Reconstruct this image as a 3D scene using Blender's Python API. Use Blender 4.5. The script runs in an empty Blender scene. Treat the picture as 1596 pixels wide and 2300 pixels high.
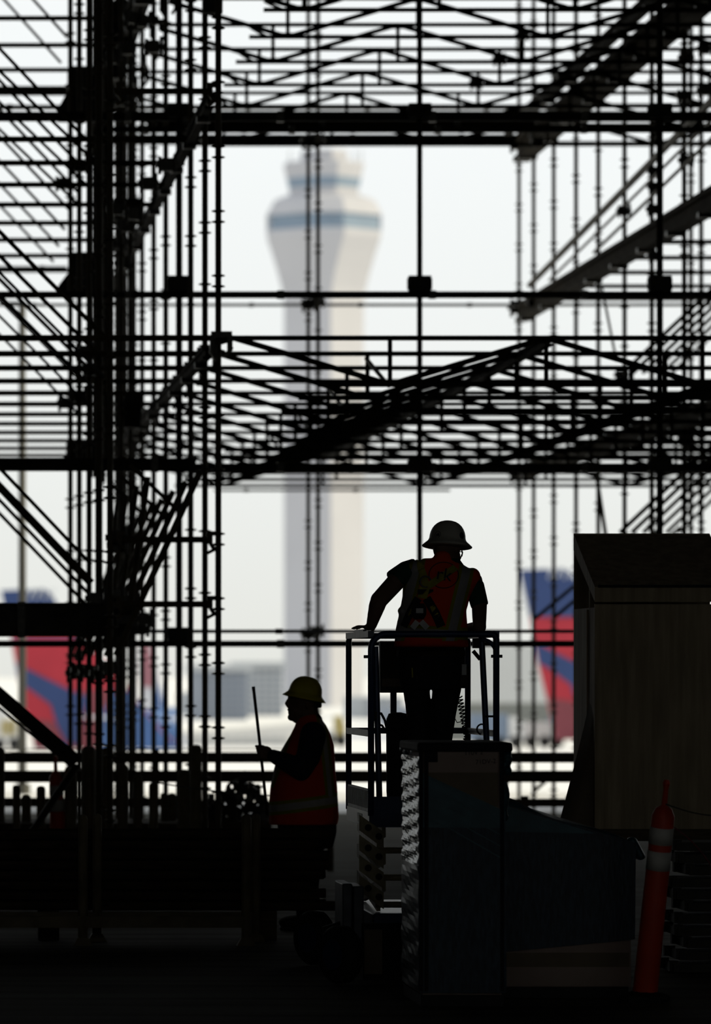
import bpy, bmesh, math, random
from mathutils import Vector, Matrix
from mathutils.bvhtree import BVHTree

# ------------------------------------------------------------------ camera, sky, sun, exposure
scene = bpy.context.scene
COL = scene.collection
FPX, CX, CY, EYE = 12000.0, -200.0, 1510.0, 1.75      # focal length in pixels, principal point, eye height

cam_d = bpy.data.cameras.new('camera')
cam = bpy.data.objects.new('camera', cam_d)
COL.objects.link(cam)
cam.location = (0, 0, EYE)
cam.rotation_euler = (math.radians(90), 0, 0)
cam_d.sensor_fit = 'AUTO'
cam_d.sensor_width = 36.0
cam_d.lens = FPX / 2300.0 * 36.0
cam_d.shift_x = (798.0 - CX) / 2300.0
cam_d.shift_y = (CY - 1150.0) / 2300.0
cam_d.clip_start = 0.5
cam_d.clip_end = 9000
cam_d.dof.use_dof = True
cam_d.dof.focus_distance = 31.4
cam_d.dof.aperture_fstop = 2.9
scene.camera = cam

world = bpy.data.worlds.new('overcast_sky')
scene.world = world
world.use_nodes = True
wn, wl = world.node_tree.nodes, world.node_tree.links
wn.clear()
w_out = wn.new('ShaderNodeOutputWorld')
w_bg = wn.new('ShaderNodeBackground')
w_tc = wn.new('ShaderNodeTexCoord')
w_sep = wn.new('ShaderNodeSeparateXYZ')
w_ramp = wn.new('ShaderNodeValToRGB')
w_ramp.color_ramp.elements[0].position = 0.0
w_ramp.color_ramp.elements[0].color = (0.79, 0.80, 0.75, 1)
w_ramp.color_ramp.elements[1].position = 0.10
w_ramp.color_ramp.elements[1].color = (0.93, 0.965, 0.965, 1)
e = w_ramp.color_ramp.elements.new(0.04)
e.color = (0.86, 0.885, 0.86, 1)
wl.new(w_tc.outputs['Generated'], w_sep.inputs[0])
wl.new(w_sep.outputs['Z'], w_ramp.inputs[0])
wl.new(w_ramp.outputs[0], w_bg.inputs[0])
w_bg.inputs[1].default_value = 1.0
wl.new(w_bg.outputs[0], w_out.inputs[0])

sun_d = bpy.data.lights.new('sun', 'SUN')
sun_d.energy = 3.6
sun_d.color = (1.0, 0.86, 0.55)
sun_d.angle = math.radians(1.5)
sun = bpy.data.objects.new('sun', sun_d)
COL.objects.link(sun)
sun.rotation_euler = Vector((1.0, 0.03, 0.5)).to_track_quat('Z', 'Y').to_euler()

vs = scene.view_settings
vs.view_transform = 'Standard'
vs.look = 'None'
vs.gamma = 1.0
vs.use_curve_mapping = False
vs.exposure = 0.0
try:
    scene.cycles.use_denoising = True
except Exception:
    pass

random.seed(7)

# ------------------------------------------------------------------ helpers
def P(u, v, D):
    """a point of the place, from where the photograph shows it and how far away it stands"""
    return Vector(((u - CX) * D / FPX, D, EYE + (CY - v) * D / FPX))

def XU(u, D): return (u - CX) * D / FPX
def ZV(v, D): return EYE + (CY - v) * D / FPX

MATS = {}
def mat(name, col, rough=0.6, metal=0.0, var=0.25, scale=8.0, bump=0.0, col2=None, trans=0.0, spec=0.3, stretch=None):
    m = bpy.data.materials.new(name)
    m.use_nodes = True
    nt = m.node_tree
    b = nt.nodes['Principled BSDF']
    b.inputs['Roughness'].default_value = rough
    b.inputs['Metallic'].default_value = metal
    b.inputs['Specular IOR Level'].default_value = spec
    tc = nt.nodes.new('ShaderNodeTexCoord')
    src = tc.outputs['Object']
    if stretch:
        mp = nt.nodes.new('ShaderNodeMapping')
        mp.inputs['Scale'].default_value = stretch
        nt.links.new(src, mp.inputs[0]); src = mp.outputs[0]
    no = nt.nodes.new('ShaderNodeTexNoise')
    no.inputs['Scale'].default_value = scale
    no.inputs['Detail'].default_value = 4
    nt.links.new(src, no.inputs['Vector'])
    rp = nt.nodes.new('ShaderNodeValToRGB')
    c2 = col2 if col2 else tuple(c * (1 - var) for c in col)
    rp.color_ramp.elements[0].position = 0.35
    rp.color_ramp.elements[0].color = (*c2, 1)
    rp.color_ramp.elements[1].position = 0.65
    rp.color_ramp.elements[1].color = (*col, 1)
    nt.links.new(no.outputs['Fac'], rp.inputs[0])
    nt.links.new(rp.outputs[0], b.inputs['Base Color'])
    if bump:
        bp = nt.nodes.new('ShaderNodeBump')
        bp.inputs['Strength'].default_value = bump
        bp.inputs['Distance'].default_value = 0.02
        nt.links.new(no.outputs['Fac'], bp.inputs['Height'])
        nt.links.new(bp.outputs[0], b.inputs['Normal'])
    if trans:
        b.inputs['Transmission Weight'].default_value = trans
    MATS[name] = m
    return m

def stripe_mat(name, base, lime, silver, lines):
    """cloth printed with reflective tape: lines = [(ax, az, c, half silver, half lime, lo, hi axis, lo, hi)] in object space;
    a tape runs where |ax*x + az*z - c| is small"""
    m = bpy.data.materials.new(name)
    m.use_nodes = True
    nt = m.node_tree
    b = nt.nodes['Principled BSDF']
    b.inputs['Roughness'].default_value = 0.85
    b.inputs['Specular IOR Level'].default_value = 0.15
    tc = nt.nodes.new('ShaderNodeTexCoord')
    sp = nt.nodes.new('ShaderNodeSeparateXYZ')
    nt.links.new(tc.outputs['Object'], sp.inputs[0])
    def math_(op, a, c):
        n = nt.nodes.new('ShaderNodeMath'); n.operation = op
        for i, x in enumerate((a, c)):
            if x is None: continue
            if isinstance(x, (int, float)): n.inputs[i].default_value = x
            else: nt.links.new(x, n.inputs[i])
        return n.outputs[0]
    def mask(d, lim): return math_('LESS_THAN', d, lim)
    lm = sm = None
    for ax, az, c, hs, hl, lo, hi in lines:
        t = math_('ADD', math_('MULTIPLY', sp.outputs['X'], ax), math_('MULTIPLY', sp.outputs['Z'], az))
        d = math_('ABSOLUTE', math_('SUBTRACT', t, c), None)
        rng = math_('MULTIPLY', math_('GREATER_THAN', sp.outputs['Z'], lo), math_('LESS_THAN', sp.outputs['Z'], hi))
        a_l = math_('MULTIPLY', mask(d, hl), rng)
        a_s = math_('MULTIPLY', mask(d, hs), rng)
        lm = a_l if lm is None else math_('MAXIMUM', lm, a_l)
        sm = a_s if sm is None else math_('MAXIMUM', sm, a_s)
    def mix(f, c1, c2):
        n = nt.nodes.new('ShaderNodeMix'); n.data_type = 'RGBA'
        nt.links.new(f, n.inputs['Factor'])
        for idx, cc in ((6, c1), (7, c2)):
            if isinstance(cc, tuple): n.inputs[idx].default_value = (*cc, 1)
            else: nt.links.new(cc, n.inputs[idx])
        return n.outputs[2]
    r = mix(lm, base, lime)
    r = mix(sm, r, silver)
    nt.links.new(r, b.inputs['Base Color'])
    MATS[name] = m
    return m

def tag(o, label=None, cat=None, group=None, kind=None):
    if label: o['label'] = label
    if cat: o['category'] = cat
    if group: o['group'] = group
    if kind: o['kind'] = kind
    return o

def thing(name, loc, label, cat, group=None):
    o = bpy.data.objects.new(name, None)
    o.empty_display_size = 0.1
    o.location = loc
    COL.objects.link(o)
    return tag(o, label, cat, group)

def root_loc(parent):
    loc = Vector((0, 0, 0))
    while parent is not None:
        loc += parent.location
        parent = parent.parent
    return loc

class MB:
    """collects solid pieces in place coordinates and links them as one mesh object"""
    def __init__(self): self.v, self.f = [], []
    def add(self, vs_, fs):
        n = len(self.v)
        self.v += [Vector(x) for x in vs_]
        self.f += [tuple(i + n for i in f) for f in fs]
        return self
    def box(self, lo, hi):
        x0, y0, z0 = lo; x1, y1, z1 = hi
        return self.add([(x0,y0,z0),(x1,y0,z0),(x1,y1,z0),(x0,y1,z0),(x0,y0,z1),(x1,y0,z1),(x1,y1,z1),(x0,y1,z1)],
                        [(0,3,2,1),(4,5,6,7),(0,1,5,4),(1,2,6,5),(2,3,7,6),(3,0,4,7)])
    def frame(self, p0, p1):
        d = (Vector(p1) - Vector(p0)).normalized()
        up = Vector((0,0,1)) if abs(d.z) < 0.95 else Vector((0,1,0))
        a = d.cross(up).normalized(); b = a.cross(d).normalized()
        return d, a, b
    def bar(self, p0, p1, w, h):
        """rectangular bar, w sideways, h up"""
        p0, p1 = Vector(p0), Vector(p1)
        d, a, b = self.frame(p0, p1)
        vs_ = []
        for p in (p0, p1):
            for sa, sb in ((-1,-1),(1,-1),(1,1),(-1,1)):
                vs_.append(p + a*sa*w/2 + b*sb*h/2)
        return self.add(vs_, [(0,1,2,3)[::-1],(4,5,6,7),(0,1,5,4),(1,2,6,5),(2,3,7,6),(3,0,4,7)])
    def ibeam(self, p0, p1, w, h, t):
        p0, p1 = Vector(p0), Vector(p1)
        d, a, b = self.frame(p0, p1)
        prof = [(-w/2,-h/2),(w/2,-h/2),(w/2,-h/2+t),(t/2,-h/2+t),(t/2,h/2-t),(w/2,h/2-t),(w/2,h/2),(-w/2,h/2),
                (-w/2,h/2-t),(-t/2,h/2-t),(-t/2,-h/2+t),(-w/2,-h/2+t)]
        n = len(prof)
        vs_ = [p + a*x + b*y for p in (p0, p1) for x, y in prof]
        return self.add(vs_, [tuple(range(n))[::-1], tuple(range(n, 2*n))] +
                        [(i, (i+1) % n, n+(i+1) % n, n+i) for i in range(n)])
    def sweep(self, pts, rads, n=8):
        pts = [Vector(p) for p in pts]
        rads = rads if isinstance(rads, (list, tuple)) else [rads]*len(pts)
        vs_, fs = [], []
        a = None
        for i, p in enumerate(pts):
            d = (pts[min(i+1, len(pts)-1)] - pts[max(i-1, 0)]).normalized()
            if a is None:
                up = Vector((0,0,1)) if abs(d.z) < 0.95 else Vector((0,1,0))
                a = d.cross(up).normalized()
            else:
                a = (a - d * a.dot(d)).normalized()
            b = a.cross(d).normalized()
            for k in range(n):
                t = 2*math.pi*k/n
                vs_.append(p + (a*math.cos(t) + b*math.sin(t)) * rads[i])
        for i in range(len(pts)-1):
            for k in range(n):
                fs.append((i*n+k, i*n+(k+1) % n, (i+1)*n+(k+1) % n, (i+1)*n+k))
        fs.append(tuple(range(n))[::-1])
        m = (len(pts)-1)*n
        fs.append(tuple(range(m, m+n)))
        return self.add(vs_, fs)
    def tube(self, p0, p1, r, n=8): return self.sweep([p0, p1], r, n)
    def lathe(self, prof, c=(0,0,0), n=16, M=None):
        """prof = [(r, z)] turned about the z axis at c"""
        M = M or Matrix.Identity(3); c = Vector(c)
        vs_, fs = [], []
        for r, z in prof:
            for k in range(n):
                t = 2*math.pi*k/n
                vs_.append(c + M @ Vector((r*math.cos(t), r*math.sin(t), z)))
        for i in range(len(prof)-1):
            for k in range(n):
                fs.append((i*n+k, i*n+(k+1) % n, (i+1)*n+(k+1) % n, (i+1)*n+k))
        fs.append(tuple(range(n))[::-1])
        m = (len(prof)-1)*n
        fs.append(tuple(range(m, m+n)))
        return self.add(vs_, fs)
    def prism(self, poly, y0, y1):
        """poly in (x, z), between depths y0 and y1"""
        n = len(poly)
        vs_ = [(x, y0, z) for x, z in poly] + [(x, y1, z) for x, z in poly]
        return self.add(vs_, [tuple(range(n)), tuple(range(n, 2*n))[::-1]] +
                        [(i, n+i, n+(i+1) % n, (i+1) % n) for i in range(n)])
    def ellipsoid(self, c, r, M=None, n=16, m=10):
        M = M or Matrix.Identity(3); c = Vector(c)
        prof = [(max(1e-4, math.sin(math.pi*i/m)), -math.cos(math.pi*i/m)) for i in range(m+1)]
        vs_, fs = [], []
        for rr, z in prof:
            for k in range(n):
                t = 2*math.pi*k/n
                vs_.append(c + M @ Vector((r[0]*rr*math.cos(t), r[1]*rr*math.sin(t), r[2]*z)))
        for i in range(m):
            for k in range(n):
                fs.append((i*n+k, i*n+(k+1) % n, (i+1)*n+(k+1) % n, (i+1)*n+k))
        fs.append(tuple(range(n))[::-1]); fs.append(tuple(range(m*n, m*n+n)))
        return self.add(vs_, fs)
    def limb(self, pts, rads, n=12):
        """tapered limb with round ends"""
        pts = [Vector(p) for p in pts]
        self.sweep(pts, list(rads), n)
        for p, r in zip(pts, rads): self.ellipsoid(p, (r, r, r), n=n, m=8)
        return self
    def loft(self, rings, n=20):
        """rings = [(centre, rx, ry)] horizontal ellipses from bottom to top"""
        vs_, fs = [], []
        for c, rx, ry in rings:
            for k in range(n):
                t = 2*math.pi*k/n
                vs_.append(Vector(c) + Vector((rx*math.cos(t), ry*math.sin(t), 0)))
        for i in range(len(rings)-1):
            for k in range(n):
                fs.append((i*n+k, i*n+(k+1) % n, (i+1)*n+(k+1) % n, (i+1)*n+k))
        fs.append(tuple(range(n))[::-1]); m = (len(rings)-1)*n
        fs.append(tuple(range(m, m+n)))
        return self.add(vs_, fs)
    def build(self, name, material, parent=None, smooth=False, voxel=None, smooth_it=0, bevel=0, at=None, fix=True):
        me = bpy.data.meshes.new(name)
        off = root_loc(parent) if parent else Vector(at or (0, 0, 0))
        me.from_pydata([tuple(x - off) for x in self.v], [], self.f)
        if fix:
            bm = bmesh.new(); bm.from_mesh(me)
            bmesh.ops.recalc_face_normals(bm, faces=bm.faces)
            bm.to_mesh(me); bm.free()
        me.materials.append(material)
        o = bpy.data.objects.new(name, me)
        if at is not None and parent is None: o.location = at
        COL.objects.link(o)
        if parent: o.parent = parent
        if voxel:
            md = o.modifiers.new('remesh', 'REMESH'); md.mode = 'VOXEL'; md.voxel_size = voxel
            if smooth_it:
                ms = o.modifiers.new('smooth', 'SMOOTH'); ms.iterations = smooth_it; ms.factor = 0.5
            bpy.context.view_layer.update()
            dg = bpy.context.evaluated_depsgraph_get()
            nm = bpy.data.meshes.new_from_object(o.evaluated_get(dg))
            o.modifiers.clear()
            o.data = nm
            nm.name = name
            me = nm
        if bevel:
            mb_ = o.modifiers.new('bevel', 'BEVEL'); mb_.width = bevel; mb_.segments = 2; mb_.limit_method = 'ANGLE'
        if smooth:
            for p in me.polygons: p.use_smooth = True
        return o

def struct(o): o['kind'] = 'structure'; return o

def copy_tree(o, parent=None):
    c = o.copy(); COL.objects.link(c)
    c.parent = parent
    for ch in [x for x in bpy.data.objects if x.parent is o]:
        copy_tree(ch, c)
    return c

def text_mesh(name, body, size, M, material, parent, depth=0.001):
    cu = bpy.data.curves.new(name, 'FONT')
    cu.body = body; cu.size = size; cu.extrude = depth; cu.align_x = 'CENTER'; cu.align_y = 'CENTER'
    tmp = bpy.data.objects.new(name, cu); COL.objects.link(tmp)
    bpy.context.view_layer.update()
    me = bpy.data.meshes.new_from_object(tmp.evaluated_get(bpy.context.evaluated_depsgraph_get()))
    bpy.data.objects.remove(tmp)
    off = root_loc(parent)
    me.transform(Matrix.Translation(-off) @ M)
    me.materials.clear(); me.materials.append(material)
    o = bpy.data.objects.new(name, me); COL.objects.link(o); o.parent = parent
    return o

ORD = ['first', 'second', 'third', 'fourth', 'fifth', 'sixth', 'seventh', 'eighth', 'ninth', 'tenth', 'eleventh', 'twelfth', 'thirteenth']

# ------------------------------------------------------------------ materials
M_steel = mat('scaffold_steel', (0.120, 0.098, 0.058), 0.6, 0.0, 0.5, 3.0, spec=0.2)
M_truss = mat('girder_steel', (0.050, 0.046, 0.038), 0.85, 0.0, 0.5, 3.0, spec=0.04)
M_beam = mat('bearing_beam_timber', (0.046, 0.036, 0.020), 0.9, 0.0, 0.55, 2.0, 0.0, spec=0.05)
M_alu = mat('aluminium_rail', (0.14, 0.145, 0.15), 0.45, 0.4, 0.3, 4.0)
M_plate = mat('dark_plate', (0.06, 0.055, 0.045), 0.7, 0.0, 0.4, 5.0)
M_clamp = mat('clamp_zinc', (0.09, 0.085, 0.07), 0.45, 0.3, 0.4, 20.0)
M_wood = mat('guard_timber', (0.10, 0.075, 0.045), 0.8, 0.0, 0.4, 6.0, stretch=(1, 8, 8))
M_ply = mat('plywood', (0.42, 0.34, 0.22), 0.75, 0.0, 0.35, 3.0, stretch=(6, 6, 0.6))
M_paper = mat('kraft_paper', (0.20, 0.16, 0.11), 0.8, 0.0, 0.2, 5.0)
M_floor = mat('concrete_floor', (0.135, 0.13, 0.11), 0.8, 0.0, 0.45, 0.9, 0.05, spec=0.008, stretch=(0.5, 3.0, 1))
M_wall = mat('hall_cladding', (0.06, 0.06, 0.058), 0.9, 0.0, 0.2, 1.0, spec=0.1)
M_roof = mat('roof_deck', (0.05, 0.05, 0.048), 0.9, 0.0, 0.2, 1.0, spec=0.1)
M_snow = mat('snow_apron', (0.78, 0.78, 0.78), 0.9, 0.0, 0.12, 0.05, spec=0.1)
M_blue = mat('lift_blue_paint', (0.022, 0.045, 0.11), 0.35, 0.0, 0.25, 10.0)
M_grey = mat('lift_grey_deck', (0.11, 0.12, 0.135), 0.5, 0.3, 0.35, 10.0)
M_cream = mat('scissor_cream_paint', (0.42, 0.37, 0.22), 0.5, 0.0, 0.3, 10.0)
M_black = mat('black_rubber', (0.018, 0.018, 0.018), 0.7, 0.0, 0.3, 10.0)
M_skin = mat('skin', (0.15, 0.085, 0.058), 0.6, 0.0, 0.15, 20.0)
M_shirt = mat('green_shirt', (0.020, 0.060, 0.042), 0.9, 0.0, 0.2, 20.0, spec=0.1)
M_navy = mat('navy_shirt', (0.016, 0.020, 0.035), 0.9, 0.0, 0.2, 20.0, spec=0.1)
M_denim = mat('work_trousers', (0.022, 0.023, 0.026), 0.9, 0.0, 0.2, 20.0, spec=0.1)
M_boot = mat('boot_leather', (0.03, 0.022, 0.015), 0.7)
M_hat_w = mat('white_hard_hat', (0.46, 0.44, 0.37), 0.4, 0.0, 0.1, 10.0)
M_hat_y = mat('yellow_hard_hat', (0.50, 0.42, 0.03), 0.4, 0.0, 0.1, 10.0)
M_strap = mat('harness_webbing', (0.34, 0.30, 0.03), 0.8, 0.0, 0.3, 20.0)
M_dark = mat('dark_web', (0.012, 0.012, 0.016), 0.8)
M_silver = mat('label_silver', (0.5, 0.5, 0.48), 0.5)
M_logo = mat('logo_ink', (0.02, 0.02, 0.03), 0.8)
M_foil = mat('foil_wrap', (0.62, 0.64, 0.66), 0.28, 0.75, 0.6, 9.0, 0.9, stretch=(1, 2.0, 3.5))
M_card = mat('cardboard', (0.36, 0.28, 0.235), 0.8, 0.0, 0.15, 4.0)
M_wrap = mat('blue_stretch_wrap', (0.036, 0.105, 0.13), 0.42, 0.0, 0.35, 5.0, 0.10, stretch=(1.5, 1, 2), spec=0.35)
M_wrap2 = mat('dark_blue_wrap', (0.016, 0.038, 0.062), 0.4, 0.0, 0.6, 26.0, 0.15, stretch=(2.5, 1, 0.5), spec=0.3)
M_orange = mat('orange_plastic', (0.62, 0.055, 0.02), 0.5, 0.0, 0.15, 6.0)
M_white = mat('white_tape', (0.62, 0.60, 0.53), 0.6, 0.0, 0.15, 9.0)
M_post = mat('rack_post_paint', (0.20, 0.165, 0.10), 0.7, 0.0, 0.3, 8.0)
M_pile = mat('rusty_tube', (0.06, 0.042, 0.028), 0.7, 0.2, 0.5, 6.0, stretch=(1, 6, 6))
M_rope = mat('dark_rope', (0.03, 0.028, 0.025), 0.9)
M_tower = mat('tower_concrete', (0.46, 0.465, 0.505), 0.9, 0.0, 0.04, 0.1, spec=0.05)
M_glass = mat('tower_glazing', (0.22, 0.29, 0.38), 0.4, 0.0, 0.15, 0.2, spec=0.2)
M_red = mat('fin_red', (0.40, 0.024, 0.042), 0.5, 0.0, 0.1, 0.5)
M_maroon = mat('fin_maroon', (0.20, 0.045, 0.060), 0.5, 0.0, 0.1, 0.5)
M_fblue = mat('fin_blue', (0.026, 0.052, 0.16), 0.5, 0.0, 0.1, 0.5)
M_pink = mat('faded_red', (0.36, 0.16, 0.19), 0.6, 0.0, 0.1, 0.5)
M_fuse = mat('fuselage_blue', (0.06, 0.13, 0.32), 0.4, 0.0, 0.1, 0.5)
M_fwhite = mat('fuselage_white', (0.62, 0.64, 0.68), 0.5, 0.0, 0.05, 0.5)
M_haze1 = mat('hazy_block_wall', (0.30, 0.33, 0.38), 0.9, 0.0, 0.15, 0.06, spec=0.05)  # distance haze is mixed into this wall colour
M_haze2 = mat('pale_block_wall', (0.46, 0.48, 0.50), 0.9, 0.0, 0.1, 0.06, spec=0.05)  # wall colour paled to stand for distance haze
M_shed = mat('shed_wall', (0.56, 0.57, 0.57), 0.9, 0.0, 0.06, 0.06, spec=0.05)
M_shedd = mat('shed_base', (0.20, 0.21, 0.20), 0.9, 0.0, 0.15, 0.06, spec=0.05)
M_term = mat('terminal_wall', (0.72, 0.71, 0.68), 0.9, 0.0, 0.05, 0.06, spec=0.05)
M_truckb = mat('truck_blue', (0.17, 0.22, 0.30), 0.7, 0.0, 0.15, 0.2)
M_truckw = mat('truck_white', (0.62, 0.62, 0.62), 0.7, 0.0, 0.1, 0.2)
M_yellow = mat('truck_yellow', (0.44, 0.36, 0.14), 0.7, 0.0, 0.25, 1.0)
M_pole = mat('lamp_pole_grey', (0.115, 0.115, 0.105), 0.6, 0.3, 0.1, 1.0)

# ------------------------------------------------------------------ the hall and the ground outside
HX0, HX1, HY0, HY1, HZ = -14.0, 26.0, -14.0, 66.5, 11.6
HY2 = 74.0                                             # unseen overhang of roof and side walls, added to shade the rear scaffold
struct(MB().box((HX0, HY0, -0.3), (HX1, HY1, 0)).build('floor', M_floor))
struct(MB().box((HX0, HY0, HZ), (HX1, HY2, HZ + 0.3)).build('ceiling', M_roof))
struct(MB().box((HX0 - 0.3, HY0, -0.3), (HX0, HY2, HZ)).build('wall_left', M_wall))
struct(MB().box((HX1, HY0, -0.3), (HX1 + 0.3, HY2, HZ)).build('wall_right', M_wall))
# rear wall behind the photographer: solid below, high openings added to let in fill light
wb = struct(MB().box((HX0, HY0 - 0.3, -0.3), (HX1, HY0, 6.1)).build('wall_back', M_wall))
MB().box((HX0, HY0 - 0.3, 9.4), (HX1, HY0, HZ)).build('upper_cladding', M_wall, wb)
for k in range(9):
    x = HX0 + (HX1 - HX0) * k / 8.0
    MB().box((x - 0.25, HY0 - 0.28, 6.1), (x + 0.25, HY0 - 0.02, 9.4)).build('fill_opening_mullion', M_wall, wb)
# terrace of snow in front of the slab, then the lower airfield
struct(MB().box((-120, HY1, -0.6), (160, 80, -0.03)).build('floor_terrace', M_snow))
struct(MB().box((-3500, 80, -5.0), (3500, 5200, -4.0)).build('floor_airfield', M_snow))

# ------------------------------------------------------------------ far: control tower
TD = 900.0
ts = TD / FPX
tc_ = P(727, 1680, TD)
tw = thing('control_tower', (tc_.x, TD, -4.0), 'pale concrete airport control tower with flared head and glazed cabs behind the scaffolding', 'tower')
def oct_ring(half_w, z, cut=0.32, rot=45):
    """corner-cut square, turned so that one corner faces the viewer"""
    pts = []
    a = half_w * 1.0
    base = [(a, -a*cut), (a, a*cut), (a*cut, a), (-a*cut, a), (-a, a*cut), (-a, -a*cut), (-a*cut, -a), (a*cut, -a)]
    r = math.radians(rot)
    for x, y in base:
        pts.append((x*math.cos(r) - y*math.sin(r), x*math.sin(r) + y*math.cos(r), z))
    return pts
def oct_solid(levels, material, name, cut=0.32, rot=45):
    vs_, fs = [], []
    for lv in levels:
        pxw, v = lv[0], lv[1]
        ct = lv[2] if len(lv) > 2 else cut
        hw = pxw / 2 * ts * math.sqrt(2.0) / (1 + ct)
        for p in oct_ring(hw, ZV(v, TD), ct, rot):
            vs_.append((tc_.x + p[0], TD + p[1], p[2]))
    n = 8
    for i in range(len(levels)-1):
        for k in range(n):
            fs.append((i*n+k, i*n+(k+1) % n, (i+1)*n+(k+1) % n, (i+1)*n+k))
    fs.append(tuple(range(n))[::-1]); m = (len(levels)-1)*n
    fs.append(tuple(range(m, m+n)))
    return MB().add(vs_, fs).build(name, material, tw)
oct_solid([(178, 1692, .82), (178, 690, .82), (186, 650, .78), (206, 610, .70), (228, 570, .62), (250, 535, .55), (252, 520, .55)], M_tower, 'shaft', 0.55)
oct_solid([(250, 520), (240, 514), (240, 490), (252, 487)], M_glass, 'window_band', 0.55)
oct_solid([(256, 487), (250, 478), (222, 452), (150, 438)], M_tower, 'shoulder_roof', 0.55)
oct_solid([(150, 440), (154, 424)], M_tower, 'neck', 0.55)
oct_solid([(154, 424), (164, 402)], M_glass, 'cab_window_band', 0.55)
oct_solid([(164, 402), (178, 370), (172, 366)], M_tower, 'cab_roof', 0.55)
oct_solid([(104, 368), (104, 344), (96, 338)], M_tower, 'plant_room', 0.55)
for du in (-76, 70, 84):
    MB().tube((tc_.x + du*ts, TD, ZV(368, TD)), (tc_.x + du*ts, TD, ZV(338, TD)), 0.12).build('antenna', M_haze2, tw)
# corbels that carry the window band, on the corners
for du, in ((-112,), (112,)):
    MB().box((tc_.x + du*ts - 1.2, TD - 1.0, ZV(520, TD)), (tc_.x + du*ts + 1.2, TD + 1.0, ZV(488, TD))).build('corner_pier', M_tower, tw)

# ------------------------------------------------------------------ far: hazy blocks, sheds, terminal, vehicles
def far_block(name, u0, u1, v0, D, material, label, cat, depth=30, wins=None, roof=None):
    b = thing(name, ((XU(u0, D) + XU(u1, D)) / 2, D, -4.0), label, cat)
    MB().box((XU(u0, D), D, -4.0), (XU(u1, D), D + depth, ZV(v0, D))).build('wall', material, b)
    if roof:
        MB().box((XU(u0, D) - 0.5, D - 0.6, ZV(v0, D)), (XU(u1, D) + 0.5, D + depth, ZV(v0, D) + roof)).build('roof', M_haze2, b)
    if wins:
        cols, rows, wm = wins
        me = None
        for i in range(cols):
            for j in range(rows):
                w = (XU(u1, D) - XU(u0, D)) / cols
                h = (ZV(v0, D) + 4.0) / rows
                x = XU(u0, D) + (i + 0.25) * w
                z = -4.0 + (j + 0.3) * h
                if me is None:
                    o = MB().box((x, D - 0.25, z), (x + w * 0.5, D + 0.1, z + h * 0.45)).build('window', wm, b)
                    me = o; x_0, z_0 = x, z
                else:
                    o = me.copy(); COL.objects.link(o); o.parent = b
                    o.location = (x - x_0, 0, z - z_0)
    return b
M_winhaze = mat('hazy_window', (0.21, 0.24, 0.30), 0.8, 0, 0.1, 0.1)  # window tone greyed with painted-in distance haze
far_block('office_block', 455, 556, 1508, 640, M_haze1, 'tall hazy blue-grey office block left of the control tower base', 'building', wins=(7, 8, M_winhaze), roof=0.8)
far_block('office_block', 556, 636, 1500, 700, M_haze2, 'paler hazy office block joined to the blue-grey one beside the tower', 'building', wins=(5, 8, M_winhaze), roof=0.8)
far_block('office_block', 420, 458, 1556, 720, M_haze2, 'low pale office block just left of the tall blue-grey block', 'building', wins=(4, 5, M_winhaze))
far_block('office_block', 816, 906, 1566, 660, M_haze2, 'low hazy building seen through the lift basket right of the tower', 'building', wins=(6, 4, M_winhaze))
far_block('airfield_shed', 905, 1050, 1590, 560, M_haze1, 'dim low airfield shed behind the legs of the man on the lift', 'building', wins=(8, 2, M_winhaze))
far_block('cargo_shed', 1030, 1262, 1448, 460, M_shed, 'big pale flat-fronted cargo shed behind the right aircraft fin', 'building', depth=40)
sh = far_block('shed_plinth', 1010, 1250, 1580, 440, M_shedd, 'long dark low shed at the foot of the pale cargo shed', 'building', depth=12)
tm = thing('terminal_concourse', (XU(520, 420), 420, -4.0), 'long white concourse with evenly spaced bays behind the man with the stick', 'building')
MB().prism([(XU(414, 420), -4.0), (XU(700, 420), -4.0), (XU(700, 420), ZV(1622, 420)), (XU(640, 420), ZV(1628, 420)), (XU(414, 420), ZV(1644, 420))], 420, 440).build('wall', M_term, tm)
for k in range(11):
    u = 424 + k * 21
    MB().box((XU(u, 420), 419.6, -4.0), (XU(u + 6, 420), 420.2, ZV(1655, 420))).build('bay_panel', M_haze2, tm)
def truck(u0, u1, v0, D, body, cab, label):
    t = thing('airport_truck', (XU((u0+u1)/2, D), D, -4.0), label, 'truck')
    x0, x1 = XU(u0, D), XU(u1, D); zt = ZV(v0, D)
    MB().box((x0, D, -3.4), (x0 + (x1-x0)*0.72, D + 2.6, zt)).build('box_body', body, t)
    MB().prism([(x0 + (x1-x0)*0.74, -3.4), (x1, -3.4), (x1, -2.4), (x1 - (x1-x0)*0.08, -1.6), (x0 + (x1-x0)*0.74, -1.6)], D + 0.1, D + 2.4).build('cab', cab, t)
    for f in (0.18, 0.55, 0.88):
        MB().lathe([(0.45, -0.15), (0.5, 0), (0.45, 0.15)], (x0 + (x1-x0)*f, D + 0.1, -3.5), 12, Matrix.Rotation(math.pi/2, 3, 'X')).build('wheel', M_black, t)
    return t
truck(1058, 1172, 1604, 400, M_truckb, M_truckw, 'blue-grey box truck parked left of the right aircraft fin')
truck(1176, 1262, 1622, 405, M_truckw, M_truckb, 'white box truck parked under the right aircraft fin')
tr = truck(-60, 46, 1586, 390, M_truckw, M_truckw, 'white box truck with yellow panels at the left picture edge')
for k in range(4):
    MB().box((XU(2 + k*9, 390), 389.9, ZV(1650, 390)), (XU(8 + k*9, 390), 390.05, ZV(1618, 390))).build('yellow_panel', M_yellow, tr)
truck(690, 776, 1640, 410, M_truckw, M_yellow, 'white truck with yellow cab beyond the man with the stick')

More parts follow.
